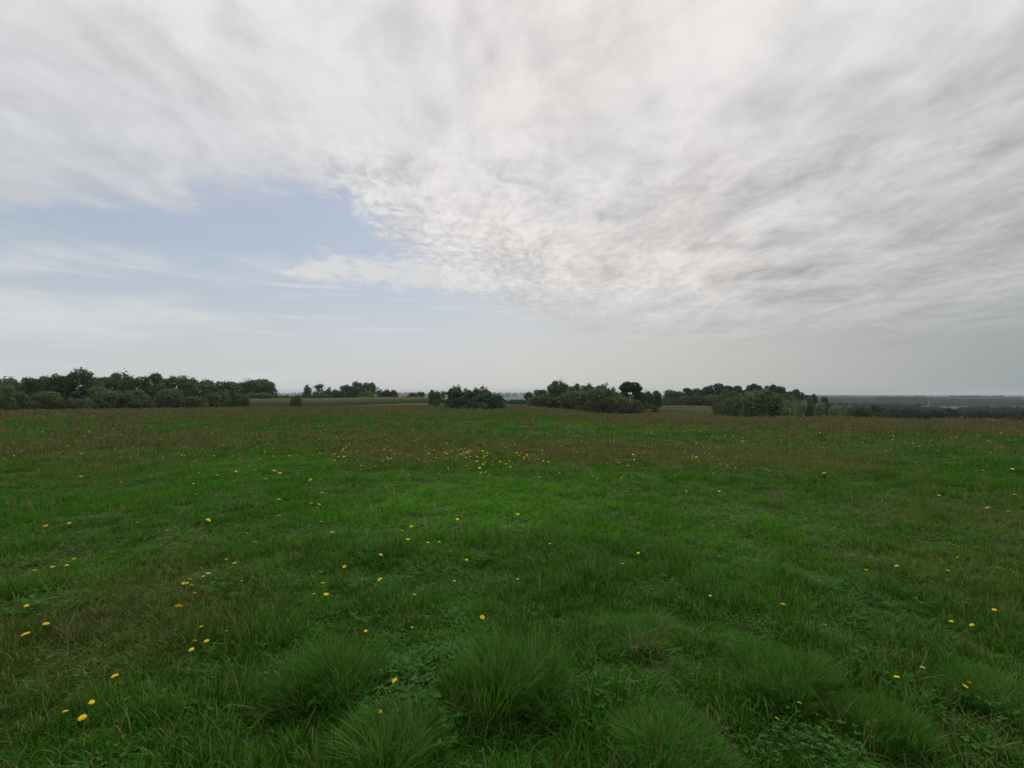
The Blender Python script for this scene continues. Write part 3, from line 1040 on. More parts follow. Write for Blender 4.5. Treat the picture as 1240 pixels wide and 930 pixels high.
def build_flowers():
    cnt = 0
    for x, y, w, lab in NAMED:
        flower(x, y, w, lab, 'yellow flowers near the camera'); cnt += 1
    for x, y, lab in PALE:
        flower(x, y, 7, lab, 'pale flower heads', 'pale')
    for lab, lst in LOOSE.items():
        for x, y in lst:
            flower(x, y, 5.2 if y > 600 else 4.4, where(x, y, 'yellow flower'), lab.replace('yellow flower', 'yellow flowers')); cnt += 1
    while cnt < 298:
        t = rng.uniform()
        if t < .62: x, y = rng.normal(535, 58), rng.normal(549, 10)
        elif t < .85: x, y = rng.uniform(410, 760), rng.normal(545, 12)
        else: x, y = rng.uniform(700, 900), rng.normal(545, 14)
        if not 522 < y < 575: continue
        # flowers stand in little bunches
        for j in range(rng.integers(1, 4)):
            if cnt >= 298: break
            fx_, fy_ = x + rng.normal(0, 7), y + rng.normal(0, 3)
            flower(fx_, fy_, rng.uniform(2.6, 4.2), where(fx_, fy_, 'small yellow flower'), 'yellow flowers of the middle band', parts=False); cnt += 1
    # the far rest
    X, Y = [], []
    for n, fx, fy in ((420, lambda n: rng.uniform(300, 1240, n), lambda n: rng.uniform(507, 545, n)),
                      (150, lambda n: rng.uniform(0, 420, n), lambda n: rng.uniform(512, 565, n)),
                      (150, lambda n: rng.uniform(820, 1240, n), lambda n: rng.uniform(509, 535, n)),
                      (520, lambda n: rng.normal(580, 190, n).clip(60, 1200), lambda n: rng.normal(543, 14, n).clip(511, 574)),
                      (110, lambda n: rng.uniform(640, 1000, n), lambda n: rng.uniform(530, 580, n))):
        for x, y in zip(fx(n), fy(n)):
            gx, gy = ground_at(x, y, .2)
            if gy < 100: X.append(gx); Y.append(gy)
    X, Y = np.array(X), np.array(Y)
    n = len(X)
    up = rng.uniform(.12, .32, n)
    s = np.clip(np.hypot(X, Y) / 15.0, .75, 1.5) * rng.uniform(.5, .95, n)
    scatter('far_meadow_flowers', 'tiny pale and yellow flowers far out in the meadow', 'flowers', HEADS[:3] + PALEH, X, Y, H(X, Y) + up,
            np.stack([rng.normal(.15, .35, n), rng.normal(0, .35, n), rng.uniform(0, 6.28, n)], -1), np.stack([s] * 3, -1),
            np.where(rng.uniform(0, 1, n) < .62, rng.integers(0, 3, n), rng.integers(3, 5, n)))


build_flowers()


def single_out():
    """two or three flowers that share a description are told apart by their order from left to right"""
    by = {}
    for o in COL.objects:
        if o.get('category') == 'flower': by.setdefault(o['label'], []).append(o)
    for lab, l in by.items():
        if len(l) in (2, 3):
            l.sort(key=lambda o: o.location.x / o.location.y)
            for o, t in zip(l, ('left of two', 'right of two') if len(l) == 2 else ('leftmost of three', 'middle of three', 'rightmost of three')):
                o['label'] = lab + ', ' + t


single_out()


# ------------------------------------------------------------------ trees
def leaf_cloud(C, N, size, tone, mat, name, long=1.3, seed=0):
    """one bent leaf-spray quad per point C facing N"""
    g = np.random.default_rng(seed)
    n = len(C)
    N = N / np.maximum(np.linalg.norm(N, axis=1, keepdims=True), 1e-6)
    r = g.normal(0, 1, (n, 3))
    U = np.cross(N, r); U /= np.maximum(np.linalg.norm(U, axis=1, keepdims=True), 1e-6)
    W = np.cross(N, U)
    s = size[:, None]
    a = s * long * .5
    b = s * .5
    V = np.stack([C - U * a, C - W * b + N * s * .12, C + U * a, C + W * b - N * s * .12], 1).reshape(-1, 3)
    F = np.arange(n * 4).reshape(-1, 4)
    return mesh_np(name, V, F, mat, {'tone': np.repeat(tone, 4)})


def lobes_cloud(lobes, n, g, inner=.72, jag=.16):
    L = np.array(lobes)                       # x y z rx ry rz
    w = (L[:, 3] * L[:, 4] * L[:, 5]) ** .667
    k = g.choice(len(L), n, p=w / w.sum())
    d = g.normal(0, 1, (n, 3)); d /= np.linalg.norm(d, axis=1, keepdims=True)
    rad = inner + (1 - inner) * np.sqrt(g.uniform(0, 1, n)) + np.abs(g.normal(0, jag, n)) * (g.uniform(0, 1, n) < .5)
    C = L[k, :3] + d * L[k, 3:] * rad[:, None]
    # drop what lies deep inside other lobes
    keep = np.ones(n, bool)
    for q in range(len(L)):
        e = np.sum(((C - L[q, :3]) / L[q, 3:]) ** 2, 1)
        keep &= ~((e < .30) & (k != q))
    lobe_tone = g.uniform(.15, .75, len(L))
    tone = np.clip(lobe_tone[k] + g.normal(0, .16, n), 0, 1)
    return C[keep], d[keep], tone[keep]


def tube(path, radii, sides=7):
    V, F = [], []
    for i, (p, r) in enumerate(zip(path, radii)):
        p = Vector(p)
        q = Vector(path[min(i + 1, len(path) - 1)]) - Vector(path[max(i - 1, 0)])
        rot = q.to_track_quat('Z', 'Y')
        for j in range(sides):
            a = 6.2832 * j / sides
            V.append(p + rot @ Vector((r * math.cos(a), r * math.sin(a), 0)))
    for i in range(len(path) - 1):
        for j in range(sides):
            F.append((i * sides + j, i * sides + (j + 1) % sides, (i + 1) * sides + (j + 1) % sides, (i + 1) * sides + j))
    return [tuple(v) for v in V], F


def trunk_mesh(h, r, limbs, g, lean=0.0):
    V, F = tube([(0, 0, -.3), (lean * .1, 0, h * .25), (lean * .35 + .1, .05, h * .55), (lean * .8, 0, h * .8), (lean, .05, h)],
                [r * 1.35, r, r * .85, r * .6, r * .25])
    for k in range(limbs):
        a = 6.283 * k / limbs + g.uniform(-.4, .4)
        z0 = h * g.uniform(.35, .75)
        l = h * g.uniform(.25, .42)
        c, s = math.cos(a), math.sin(a)
        x0 = lean * (z0 / h) ** 1.5
        V2, F2 = tube([(x0, 0, z0), (x0 + c * l * .4, s * l * .4, z0 + l * .28), (x0 + c * l * .75, s * l * .75, z0 + l * .62), (x0 + c * l, s * l, z0 + l * .85)],
                      [r * .5, r * .36, r * .22, r * .08], 5)
        o = len(V)
        V += V2; F += [tuple(i + o for i in f) for f in F2]
    return mesh_np('trunk', V, F, M_BARK, smooth_=True)


KINDS = {}


def make_kinds():
    def reg(kind, W, Ht, crown, trunk): KINDS.setdefault(kind, []).append((W, Ht, crown, trunk))

    def measured(C):    # true width and height of a crown cloud
        return (np.percentile(np.abs(C[:, :2]).max(1), 99.2) * 2, np.percentile(C[:, 2], 99.7))
    for i in range(6):            # broad deciduous trees
        g = np.random.default_rng(1000 + i)
        lob = [(0, 0, 5.6, 2.7, 2.7, 2.6)]
        for k in range(17):
            a = g.uniform(0, 6.28); t = g.uniform(0, 1)
            z = 2.2 + 6.2 * t
            rr = 3.3 * math.sqrt(max(0.05, 1 - ((z - 4.8) / 4.6) ** 2)) * g.uniform(.6, 1.0)
            s = g.uniform(.9, 1.75)
            lob.append((rr * math.cos(a), rr * math.sin(a), z, s * g.uniform(.9, 1.3), s * g.uniform(.9, 1.3), s * g.uniform(.7, 1.0)))
        C, N, t = lobes_cloud(lob, 7000, g, jag=.2)
        W, Hh = measured(C)
        reg('oak', W, Hh, leaf_cloud(C, N + g.normal(0, .6, N.shape), g.uniform(.22, .46, len(C)), t, M_OAK, 'oak_crown', seed=i), trunk_mesh(6.5, .24, 5, g))
    for i in range(2):            # open airy trees
        g = np.random.default_rng(1100 + i)
        lob = []
        for k in range(13):
            a = g.uniform(0, 6.28); z = g.uniform(2.4, 8.2)
            rr = 2.6 * g.uniform(.2, 1.0)
            s = g.uniform(.7, 1.25)
            lob.append((rr * math.cos(a), rr * math.sin(a), z, s * 1.1, s * 1.1, s * .75))
        C, N, t = lobes_cloud(lob, 2300, g, jag=.35, inner=.5)
        W, Hh = measured(C)
        reg('airy', W, Hh, leaf_cloud(C, N + g.normal(0, .9, N.shape), g.uniform(.18, .36, len(C)), t, M_OAK, 'airy_crown', seed=20 + i), trunk_mesh(7.2, .15, 7, g))
    for i in range(4):            # bushes, leafy down to the ground
        g = np.random.default_rng(1200 + i)
        lob = [(0, 0, 1.3, 2.0, 2.0, 1.6)]
        for k in range(15):
            a = g.uniform(0, 6.28); z = g.uniform(.4, 2.9)
            rr = 2.2 * math.sqrt(max(.05, 1 - (z / 3.5) ** 2)) * g.uniform(.65, 1.0)
            s = g.uniform(.55, 1.05)
            lob.append((rr * math.cos(a), rr * math.sin(a), z, s * 1.15, s * 1.15, s * .85))
        C, N, t = lobes_cloud(lob, 6000, g, jag=.2)
        k = C[:, 2] > .02
        C, N, t = C[k], N[k], t[k]
        W, Hh = measured(C)
        reg('bush', W, Hh, leaf_cloud(C, N + g.normal(0, .6, N.shape), g.uniform(.16, .34, len(C)), t, M_BUSH, 'bush_crown', seed=40 + i), trunk_mesh(2.2, .10, 5, g))
    for i in range(4):            # young conifers with a leader
        g = np.random.default_rng(1300 + i)
        lob = [(0, 0, 1.3, .95, .95, 1.3)]
        for q in range(16):                         # crowded upright boughs
            z = g.uniform(.5, 3.3)
            a = g.uniform(0, 6.28); rr = 1.05 * (1 - z / 4.6) ** .6 * g.uniform(.45, 1.05)
            w_ = g.uniform(.34, .58)
            lob.append((rr * math.cos(a), rr * math.sin(a), z, w_, w_, w_ * g.uniform(1.2, 1.9)))
        for q in range(2 + i % 3):                  # leaders of uneven height
            a = g.uniform(0, 6.28); rr = g.uniform(0, .6)
            lob.append((rr * math.cos(a), rr * math.sin(a), 3.3 + g.uniform(-.4, .6), .30, .30, .95))
        C, N_, t_ = lobes_cloud(lob, 6200, g, jag=.28)
        C = C[C[:, 2] > .03]
        N = np.stack([C[:, 0], C[:, 1], np.full(len(C), .5)], -1) + g.normal(0, .5, C.shape)
        t = np.clip(.35 + .3 * np.sin(C[:, 2] * 7 + C[:, 0] * 4) + g.normal(0, .18, len(C)), 0, 1)
        W, Hh = measured(C)
        reg('conifer', W, Hh, leaf_cloud(C, N, g.uniform(.10, .22, len(C)), t, M_CONIFER, 'conifer_crown', 1.7, 60 + i), trunk_mesh(3.6, .08, 4, g))
    for i in range(4):            # rounded wood pines
        g = np.random.default_rng(1400 + i)
        lob = [(0, 0, 8.0, 2.2, 2.2, 2.0)]
        for k in range(19):
            a = g.uniform(0, 6.28); z = g.uniform(1.6, 10.4)
            rr = 2.7 * math.sqrt(max(.12, 1 - ((z - 6.4) / 5.6) ** 2)) * g.uniform(.5, 1)
            s = g.uniform(.9, 1.5)
            lob.append((rr * math.cos(a), rr * math.sin(a), z, s * 1.15, s * 1.15, s * .8))
        C, N, t = lobes_cloud(lob, 5200, g, jag=.16)
        W, Hh = measured(C)
        reg('pine', W, Hh, leaf_cloud(C, N + g.normal(0, .6, N.shape), g.uniform(.28, .5, len(C)), t, M_PINE, 'pine_crown', 1.4, 80 + i), trunk_mesh(9.0, .22, 5, g))
    g = np.random.default_rng(1500)   # the umbrella pine: flat layered head on a bare stem, a lower arm each side
    lob = [(-1.6, 0, 6.3, 1.0, 1.1, .75), (-.6, .5, 6.9, 1.2, 1.2, .85), (.7, -.3, 6.8, 1.2, 1.2, .8), (1.6, .2, 6.1, .95, 1.0, .7), (.2, -.7, 6.2, 1.4, 1.0, .8), (-.7, 0, 5.9, 1.3, 1.2, .6),
           (-1.3, .2, 4.5, .9, .8, .55), (-1.9, -.2, 4.2, .7, .7, .5), (-.9, 0, 3.9, .6, .6, .5), (1.5, .1, 4.7, .8, .8, .9), (1.9, 0, 3.3, .7, .8, 1.0), (1.3, .2, 2.2, .7, .7, 1.0), (.9, 0, 5.2, .5, .6, .5)]
    C, N, t = lobes_cloud(lob, 5200, g, jag=.16)
    W, Hh = measured(C)
    reg('umbrella', W, Hh, leaf_cloud(C, N + g.normal(0, .6, N.shape), g.uniform(.18, .34, len(C)), t, M_PINE, 'umbrella_crown', 1.4, 99), trunk_mesh(6.6, .20, 7, g, .4))
    for i in range(2):            # pale willows
        g = np.random.default_rng(1600 + i)
        lob = []
        for k in range(12):
            a = g.uniform(0, 6.28); z = g.uniform(1.0, 5.0)
            rr = 1.5 * g.uniform(.2, 1.0)
            s = g.uniform(.6, 1.0)
            lob.append((rr * math.cos(a), rr * math.sin(a), z, s * .85, s * .85, s * 1.25))
        C, N, t = lobes_cloud(lob, 4200, g, jag=.25)
        k = C[:, 2] > .1
        C, N, t = C[k], N[k], t[k]
        W, Hh = measured(C)
        reg('willow', W, Hh, leaf_cloud(C, N * (1, 1, .3) + g.normal(0, .5, N.shape), g.uniform(.16, .32, len(C)), t, M_WILLOW, 'willow_crown', 1.8, 120 + i), trunk_mesh(4.0, .15, 5, g))


make_kinds()
_seen = {}


def tree(x, ytop, wpx, r, kind, label, cat='tree', group=None, name=None, var=None):
    X, Y = polar(x, r)
    z = float(H(X, Y))
    ztop = EYE - (ytop - 476) / FPX * Y
    lst = KINDS[kind]
    k = _seen.get(kind, 0) if var is None else var
    _seen[kind] = k + 1
    W, Ht, cr, tr = lst[k % len(lst)]
    sz = max(ztop - z, .4) / Ht
    c = math.cos(math.atan((x - 620) / FPX))
    sx = (wpx / FPX * Y * c) / W
    nm = name or {'oak': 'broadleaf_tree', 'airy': 'broadleaf_tree', 'bush': 'bush', 'conifer': 'conifer', 'pine': 'pine_tree', 'umbrella': 'umbrella_pine', 'willow': 'willow'}[kind]
    root = new_obj(nm, None, loc=(X, Y, z))
    root.rotation_euler = (0, 0, 0.0 if kind == 'umbrella' else (k * 2.4) % 6.28)
    root.scale = (sx, sx, sz)
    new_obj('crown', cr, root)
    new_obj('trunk' if kind not in ('bush',) else 'stem', tr, root)
    return tag(root, label, cat, group)


GL, GLS, GH, GC, GW, GR = ('trees of the left treeline', 'shrubs at the foot of the left treeline', 'hedgerow trees behind the maize', 'young conifers in the field centre',
                           'trees of the middle copse', 'pines of the wood on the right rise')
TREES = [
    # left treeline
    (8, 457.5, 52, 112, 'oak', 'grey-green tree at the left edge, first of the treeline', GL),
    (35, 458, 36, 121, 'oak', 'flat-topped tree second from the left edge in the treeline', GL),
    (53, 456.5, 40, 126, 'oak', 'hazy tree with a thin top third from the left edge', GL),
    (74, 454, 42, 119, 'oak', 'tree rising just left of the tallest dark tree', GL),
    (100, 448, 54, 117, 'oak', 'tallest and darkest tree of the left treeline', GL),
    (123, 457, 32, 128, 'oak', 'low tree in the dip right of the tallest dark tree', GL),
    (148, 451.5, 44, 122, 'oak', 'round-topped tree right of the dip in the treeline', GL),
    (181, 452.5, 44, 121, 'oak', 'wide even-topped tree in the middle of the left treeline', GL),
    (203, 456, 28, 126, 'oak', 'narrow tree right of the wide even-topped one', GL),
    (215, 454.5, 28, 128, 'airy', 'thin tree with ragged twigs standing up behind the treeline', GL),
    (228, 458, 26, 124, 'oak', 'small tree behind the ragged twiggy one', GL),
    (240, 460.5, 46, 116, 'oak', 'broad tree with spiky top right of the twiggy tree', GL),
    (258, 463.5, 30, 119, 'airy', 'sparse tree with feathery top sloping down to the notch', GL),
    (277, 462.5, 42, 121, 'oak', 'tree just left of the dome at the right end of the treeline', GL),
    (303, 460, 36, 176, 'oak', 'left half of the domed pair ending the left treeline', GL),
    (321, 459.5, 36, 178, 'oak', 'last domed tree at the right end of the left treeline', GL),
    (22, 474, 40, 105, 'bush', 'bush below the first two trees at the left edge', GLS),
    (60, 474, 46, 108, 'bush', 'dark low bush at the foot of the hazy thin-topped tree', GLS),
    (96, 483, 44, 107, 'bush', 'low bush at the foot of the tallest dark tree', GLS),
    (128, 469, 50, 110, 'bush', 'pale green bush in front of the dip in the treeline', GLS),
    (165, 473, 54, 110, 'bush', 'wide pale bush in front of the round-topped tree', GLS),
    (203, 471, 40, 113, 'bush', 'bush in front of the narrow and twiggy trees', GLS),
    (236, 480, 36, 110, 'bush', 'low bush in front of the broad spiky tree', GLS),
    (262, 473, 40, 114, 'bush', 'bush under the feathery tree by the notch', GLS),
    (288, 478, 34, 117, 'bush', 'bush between the notch and the domed pair', GLS),
    (314, 475, 40, 171, 'bush', 'bush at the right foot of the domed pair beside the maize', GLS),
    (4, 466, 40, 104, 'bush', 'tall pale bush cut by the left edge of the view', GLS),
    (337, 478, 16, 172, 'bush', 'low bush trailing off right of the last domed tree', GLS),
    (349, 479.5, 16, 185, 'bush', 'low hedge bush between the treeline and the lone bush', GLS),
    (362, 478.5, 14, 200, 'bush', 'low hedge bush behind the lone round bush', GLS),
    (359, 479, 16, 128, 'bush', 'small round lone bush standing in front of the maize', None),
    # hedgerow
    (372, 466.5, 12, 192, 'conifer', 'narrow dark tree at the left end of the hedgerow', GH),
    (384, 465, 19, 196, 'airy', 'feathery see-through tree near the left end of the hedgerow', GH),
    (398, 469.3, 13, 194, 'conifer', 'small pointed dark tree right of the feathery one', GH),
    (409, 472, 16, 194, 'oak', 'low round tree in the dip of the hedgerow', GH),
    (421, 466.3, 20, 196, 'oak', 'broad tree left of the two tallest in the hedgerow', GH),
    (434, 462.3, 18, 198, 'oak', 'tallest hedgerow tree, with sky showing below its crown', GH),
    (447, 463.5, 18, 198, 'oak', 'second tallest hedgerow tree just right of the tallest', GH),
    (458, 469.2, 13, 196, 'airy', 'thin tree falling away right of the two tallest', GH),
    (468, 471.7, 13, 196, 'oak', 'small round tree last but one at the right of the hedgerow', GH),
    (477, 472.5, 12, 197, 'oak', 'small round tree ending the hedgerow on the right', GH),
    (499.5, 475.6, 11, 228, 'oak', 'left of two small round trees standing alone beyond the maize', GH),
    (510, 474.4, 11, 228, 'oak', 'right of two small round trees standing alone beyond the maize', GH),
    (390, 474, 26, 193, 'bush', 'long low bush at the foot of the feathery hedgerow tree', GH),
    (440, 474, 30, 194, 'bush', 'low bush at the foot of the tallest hedgerow trees', GH),
    # young conifers
    (526, 473, 16, 102, 'bush', 'round grey-green bush left of the conifers', None),
    (538, 473.5, 12, 104, 'airy', 'thin leafy tree between the round bush and the conifers', None),
    (551, 468.5, 25, 76, 'conifer', 'conifer with a spire top, leftmost of the conifer clump', GC),
    (566, 471.5, 22, 77, 'conifer', 'shorter conifer in the dip of the conifer clump', GC),
    (577, 471, 22, 77, 'conifer', 'many-tipped conifer left of the tallest right one', GC),
    (587, 468.8, 22, 75, 'conifer', 'tall thick-tipped conifer right of the middle of the clump', GC),
    (602, 477.5, 22, 73, 'conifer', 'short wide conifer at the right end of the clump', GC),
    (559, 481, 26, 74, 'conifer', 'low spreading conifer at the foot of the two left conifers', None),
    (581, 480, 30, 73.5, 'conifer', 'low spreading conifer at the foot of the middle conifers', None),
    (619, 495.5, 8, 70, 'bush', 'tiny brownish bush in the grass right of the conifers', None),
    # copse
    (641, 475, 15, 131, 'oak', 'small tree at the left tip of the middle copse', GW),
    (655, 472, 21, 123, 'oak', 'low tree next to the left tip of the middle copse', GW),
    (677, 461, 27, 113, 'oak', 'tallest leafy tree on the left of the middle copse', GW),
    (696, 465, 18, 113, 'oak', 'tree right beside the tallest leafy one of the copse', GW),
    (710, 465, 16, 112, 'oak', 'narrow round-headed tree at the centre of the copse', GW),
    (726, 466, 18, 110, 'oak', 'round-headed tree right of the centre of the copse', GW),
    (738, 464, 13, 110, 'airy', 'thin see-through tree left of the umbrella pine', GW),
    (764, 462.6, 28, 104, 'umbrella', 'flat-headed umbrella pine with bare stem at the right of the copse', GW),
    (751, 473, 20, 107, 'oak', 'leafy tree tucked against the left of the umbrella pine', GW),
    (776, 475, 18, 112, 'oak', 'leafy tree tucked against the right of the umbrella pine', GW),
    (784, 473.5, 17, 119, 'oak', 'small tree directly right of the umbrella pine', GW),
    (796, 473.5, 14, 126, 'oak', 'last small tree at the right end of the copse', GW),
    (650, 480, 26, 120, 'bush', 'bush at the foot of the left tip of the copse', GW),
    (671, 477, 38, 111, 'bush', 'bush below the tallest leafy tree of the copse', GW),
    (700, 473, 44, 103, 'bush', 'large olive bush at the front of the copse, left of its middle', GW),
    (727, 471, 42, 99, 'bush', 'largest olive bush at the front middle of the copse', GW),
    (746, 476, 36, 97, 'bush', 'olive bush at the front of the copse just left of the pine', GW),
    (766, 485, 26, 99, 'bush', 'dark bush at the foot of the umbrella pine', GW),
    (793, 491.5, 10, 113, 'bush', 'tiny bush in the grass right of the umbrella pine', None),
    # wood on the right rise
    (816, 472.5, 28, 206, 'oak', 'broad dark tree at the left end of the right-hand wood', GR),
    (834, 470, 17, 208, 'pine', 'pointed pine second in the right-hand wood', GR),
    (845, 470.5, 20, 207, 'oak', 'leafy tree in the slight dip third in the right-hand wood', GR),
    (857, 467, 18, 208, 'pine', 'pine left of the highest part of the right-hand wood', GR),
    (874, 464.7, 28, 207, 'pine', 'wide pine at the highest point of the right-hand wood', GR),
    (892, 467.5, 22, 207, 'pine', 'pine in the dip just right of the highest point', GR),
    (906, 466.6, 18, 206, 'pine', 'pine above the left shoulder of the big round bush', GR),
    (917, 465, 16, 206, 'pine', 'second peak of the right-hand wood over the big round bush', GR),
    (927, 467.5, 17, 206, 'pine', 'pine in the notch over the big round bush', GR),
    (937, 466.3, 19, 205, 'pine', 'third peak of the wood, over the right shoulder of the big bush', GR),
    (949, 468.6, 18, 204, 'pine', 'pine where the wood starts to slope down to the right', GR),
    (960, 472, 18, 203, 'pine', 'pine halfway down the right slope of the wood', GR),
    (972, 475.5, 19, 202, 'pine', 'pine low on the right slope of the wood', GR),
    (985, 478, 16, 201, 'pine', 'small pine near the right end of the wood', GR),
    (996, 480.5, 16, 200, 'pine', 'last small pine at the right end of the wood', GR),
    (826, 476, 26, 222, 'pine', 'pine in the second row behind the left end of the wood', GR),
    (862, 473, 30, 225, 'pine', 'pine in the second row behind the left half of the wood', GR),
    (885, 472, 28, 190, 'oak', 'leafy tree below the highest pines of the wood', GR),
    (945, 477, 30, 185, 'oak', 'leafy tree below the right slope of the wood', GR),
    (812, 480, 20, 203, 'bush', 'undergrowth at the foot of the left end of the right-hand wood', GR),
    (828, 479, 22, 203, 'bush', 'undergrowth below the pointed second pine of the wood', GR),
    (845, 478.5, 24, 202, 'bush', 'undergrowth below the dip third pine of the wood', GR),
    (861, 478, 22, 201, 'bush', 'undergrowth left of the small pale round bush', GR),
    (880, 476, 26, 200, 'bush', 'undergrowth above the dark bush and pale round bush', GR),
    (962, 480, 22, 196, 'bush', 'undergrowth behind the first two pale willows', GR),
    (978, 482, 22, 194, 'bush', 'undergrowth behind the dark tree between the willows', GR),
    (922, 473.3, 64, 80, 'bush', 'biggest round dark bush at the edge of the field on the right', None),
    (898, 480, 26, 84, 'bush', 'bush leaning on the left side of the biggest round bush', None),
    (872, 486, 19, 110, 'bush', 'small pale round bush left of the biggest round bush', None),
    (883, 482.5, 19, 104, 'bush', 'dark bush between the pale round bush and the biggest one', None),
    (956, 485.5, 14, 118, 'willow', 'pale willow touching the biggest round bush on its right', 'pale willows below the field edge'),
    (968, 486, 18, 124, 'willow', 'second pale willow right of the biggest round bush', 'pale willows below the field edge'),
    (980, 486.5, 15, 136, 'oak', 'dark tree between the pale willows', None),
    (992, 487.5, 16, 124, 'willow', 'third pale willow, alone between two dark trees', 'pale willows below the field edge'),
    (1002, 487, 14, 140, 'oak', 'dark tree right of the third pale willow', None),
    (1012, 490.5, 18, 132, 'willow', 'low olive willow near the right end of the willow row', 'pale willows below the field edge'),
    (1026, 491.5, 20, 136, 'willow', 'last low olive willow at the right end of the row', 'pale willows below the field edge'),
    (1042, 492, 26, 140, 'oak', 'low dark tree at the right end of the willow row', None),
]
for x, yt, w, r, kind, lab, grp in TREES:
    tree(x, yt, w, r, kind, lab, 'bush' if kind == 'bush' else 'tree', grp)

# pale dry clump at the field edge
gx, gy = polar(947, 66)
o = new_obj('dry_grass_clump', blade_mesh('dry_clump_blades', M_DRY, 1500, .62, .55, .25, .022, 77, segs=3, mound=.25, curl=.9, flare=.6), loc=(gx, gy, float(H(gx, gy)) - .05))
tag(o, 'pale straw-coloured clump of tall dry grass at the field edge by the biggest bush', 'dry grass')
o.scale = (1.15, 1.15, .95)


# ------------------------------------------------------------------ maize field
def build_maize():
    def plant(seed):
        g = np.random.default_rng(seed)
        V, F, T = [], [], []
        V2, F2 = tube([(0, 0, 0), (0, 0, .9), (.02, 0, 1.75)], [.016, .013, .006], 4)
        V += V2; F += F2; T += [.3] * len(V2)
        for k in range(9):
            a = k * 2.6 + g.uniform(-.5, .5)
            z = .25 + .16 * k
            l = .75 * g.uniform(.7, 1.1) * (1 - abs(k - 4) * .06)
            ca, sa = math.cos(a), math.sin(a)
            i0 = len(V)
            for t in (0, .33, .66, 1):
                w = .05 * (1 - t * .9)
                zz = z + l * (.65 * t - .75 * t * t)
                V += [(ca * l * .8 * t - sa * w, sa * l * .8 * t + ca * w, zz), (ca * l * .8 * t + sa * w, sa * l * .8 * t - ca * w, zz)]
            T += [g.uniform()] * 8
            F += [(i0 + 2 * j, i0 + 2 * j + 1, i0 + 2 * j + 3, i0 + 2 * j + 2) for j in range(3)]
        nl = len(F)
        for k in range(5):
            a = g.uniform(0, 6.28)
            i0 = len(V)
            ca, sa = math.cos(a), math.sin(a)
            V += [(-sa * .018, ca * .018, 1.66), (sa * .018, -ca * .018, 1.66), (ca * .14 + sa * .02, sa * .14 - ca * .02, 1.95), (ca * .14 - sa * .02, sa * .14 + ca * .02, 1.95)]
            F.append((i0, i0 + 1, i0 + 2, i0 + 3)); T += [.5] * 4
        me = mesh_np('maize', V, F, M_MAIZE, {'tone': T})
        me.materials.append(M_TASSEL)
        mi = np.zeros(len(F), np.int32); mi[nl:] = 1
        me.polygons.foreach_set('material_index', mi)
        return me
    var = [plant(700 + i) for i in range(4)]
    rows, X, Y = 46, [], []
    p0, p1 = np.array(polar(288, 133)), np.array(polar(530, 166))
    d = (p1 - p0); L = np.linalg.norm(d); d /= L
    nrm = np.array([-d[1], d[0]])
    for r_ in range(rows):
        step = .30 if r_ < 5 else .6
        for s in np.arange(0, L, step):
            q = p0 + d * (s + rng.normal(0, .05)) + nrm * (r_ * .75 + rng.normal(0, .06))
            X.append(q[0]); Y.append(q[1])
    X, Y = np.array(X), np.array(Y)
    n = len(X)
    s = rng.uniform(.88, 1.12, n) * np.where(fbm(X / 4, Y / 4, 61, 2) > .5, 1.0, .95)
    scatter('maize_field', 'tall maize crop with pale tassels in a long strip beyond the meadow', 'maize crop', var, X, Y, H(X, Y),
            np.stack([rng.normal(0, .05, n), rng.normal(0, .05, n), rng.uniform(0, 6.28, n)], -1), np.stack([s] * 3, -1), rng.integers(0, 4, n))


build_maize()


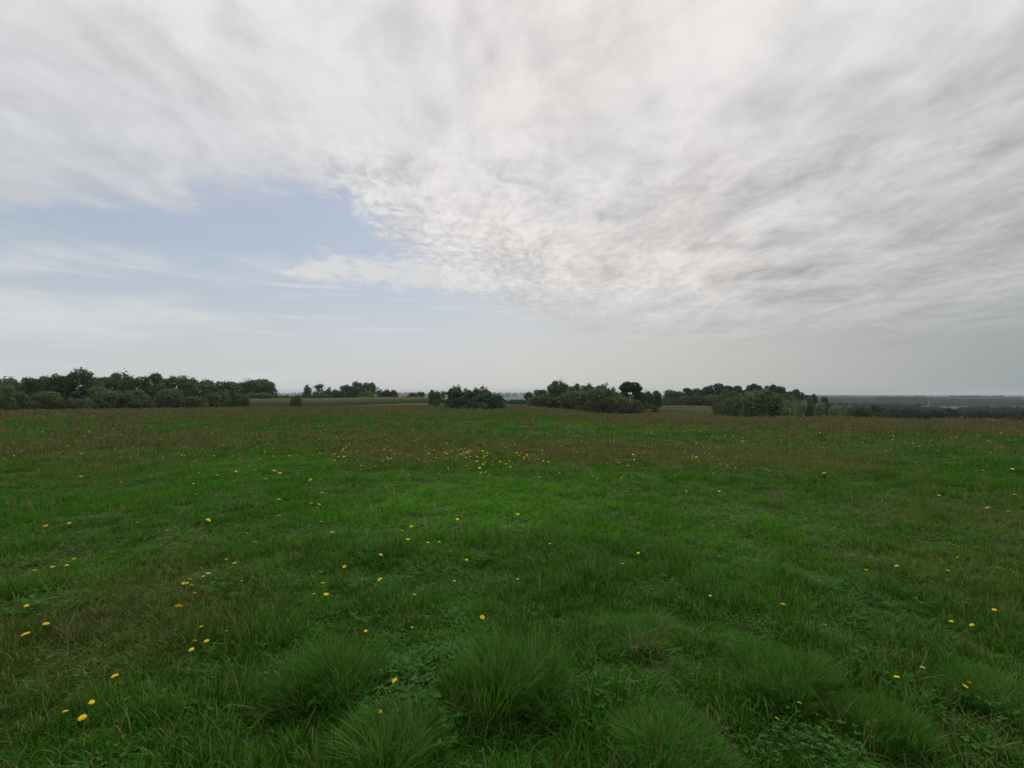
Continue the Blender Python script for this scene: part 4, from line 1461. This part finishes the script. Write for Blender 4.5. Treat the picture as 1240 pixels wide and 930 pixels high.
# ------------------------------------------------------------------ far woods
def build_far():
    var = []
    for i in range(5):
        g = np.random.default_rng(1700 + i)
        lob = [(0, 0, 6, 3.0, 3.0, 3.6)] + [(g.normal(0, 2.2), g.normal(0, 2.2), g.uniform(2.5, 8.5), g.uniform(1.4, 2.2), g.uniform(1.4, 2.2), g.uniform(1.2, 2)) for _ in range(8)]
        C, N, t = lobes_cloud(lob, 1200, g, jag=.15)
        var.append(leaf_cloud(C, N + g.normal(0, .5, N.shape), g.uniform(.6, 1.1, len(C)), t, M_FAR, 'far_crown', 1.2, 150 + i))

    def wood(name, label, regions):
        X, Y, Sc = [], [], []
        for x0, x1, r0, r1, n, s0, s1 in regions:
            a = np.arctan((rng.uniform(x0, x1, n) - 620) / FPX)
            r = np.sqrt(rng.uniform(r0 * r0, r1 * r1, n))
            X.append(r * np.sin(a)); Y.append(r * np.cos(a)); Sc.append(rng.uniform(s0, s1, n))
        X, Y, Sc = map(np.concatenate, (X, Y, Sc))
        n = len(X)
        scatter(name, label, 'wood', var, X, Y, H(X, Y) - .5, np.stack([np.zeros(n), np.zeros(n), rng.uniform(0, 6.28, n)], -1),
                np.stack([Sc * rng.uniform(.9, 1.2, n)] * 2 + [Sc], -1), rng.integers(0, 5, n))
    wood('valley_wood', 'dark wood filling the valley below the right side of the field',
         [(1040, 1700, 250, 330, 900, .8, 1.1), (1030, 1700, 330, 440, 900, .9, 1.25), (1020, 1700, 440, 590, 1200, 1.15, 1.4), (985, 1100, 215, 260, 90, .55, .75), (1010, 1130, 260, 340, 160, .6, .85)])
    wood('far_wood', 'hazy strips of woodland on the far side of the valley',
         [(990, 1110, 600, 680, 220, 1.0, 1.4), (1170, 1700, 860, 940, 250, .7, 1.0),
          (960, 1800, 1250, 1330, 700, .7, 1.0), (900, 1900, 1500, 1620, 1100, .95, 1.3), (1060, 1120, 1480, 1500, 80, 1.2, 1.6)])
    wood('woodland_band', 'dark band of woodland beyond the field between conifers and copse',
         [(590, 665, 300, 360, 130, .55, .8), (440, 560, 330, 420, 160, .5, .7), (300, 420, 420, 520, 150, .8, 1.1), (780, 960, 330, 400, 150, .6, .8)])
    wood('horizon_wood', 'blue hazy woodland along the horizon',
         [(-700, 900, 2300, 2500, 1500, .9, 1.3), (-700, 800, 3300, 3600, 1700, 1.0, 1.4), (850, 2000, 2500, 2700, 1100, .8, 1.35), (980, 1120, 2400, 2500, 120, 1.0, 1.6), (1150, 1220, 2400, 2500, 60, 1.0, 1.7)])


build_far()


def box(x0, x1, y0, y1, z0, z1):
    V = [(x0, y0, z0), (x1, y0, z0), (x1, y1, z0), (x0, y1, z0), (x0, y0, z1), (x1, y0, z1), (x1, y1, z1), (x0, y1, z1)]
    F = [(0, 3, 2, 1), (4, 5, 6, 7), (0, 1, 5, 4), (1, 2, 6, 5), (2, 3, 7, 6), (3, 0, 4, 7)]
    return V, F


# ------------------------------------------------------------------ haze: still air over the whole scene
m = bpy.data.materials.new("haze_air")
m.use_nodes = True
nt = m.node_tree
nt.nodes.clear()
out = nt.nodes.new('ShaderNodeOutputMaterial')
pv = nt.nodes.new('ShaderNodeVolumePrincipled')
pv.inputs['Color'].default_value = (0.70, 0.76, 0.84, 1)
pv.inputs['Density'].default_value = 0.00017
pv.inputs['Anisotropy'].default_value = 0.2
pv.inputs['Density Attribute'].default_value = ''
nt.links.new(pv.outputs[0], out.inputs['Volume'])
try: m.cycles.homogeneous_volume = True
except Exception: pass
V, F = box(-5900, 5900, -5900, 5900, -45, 26)
o = new_obj('haze', mesh_np('haze', V, F, m))
tag(o, kind='stuff')
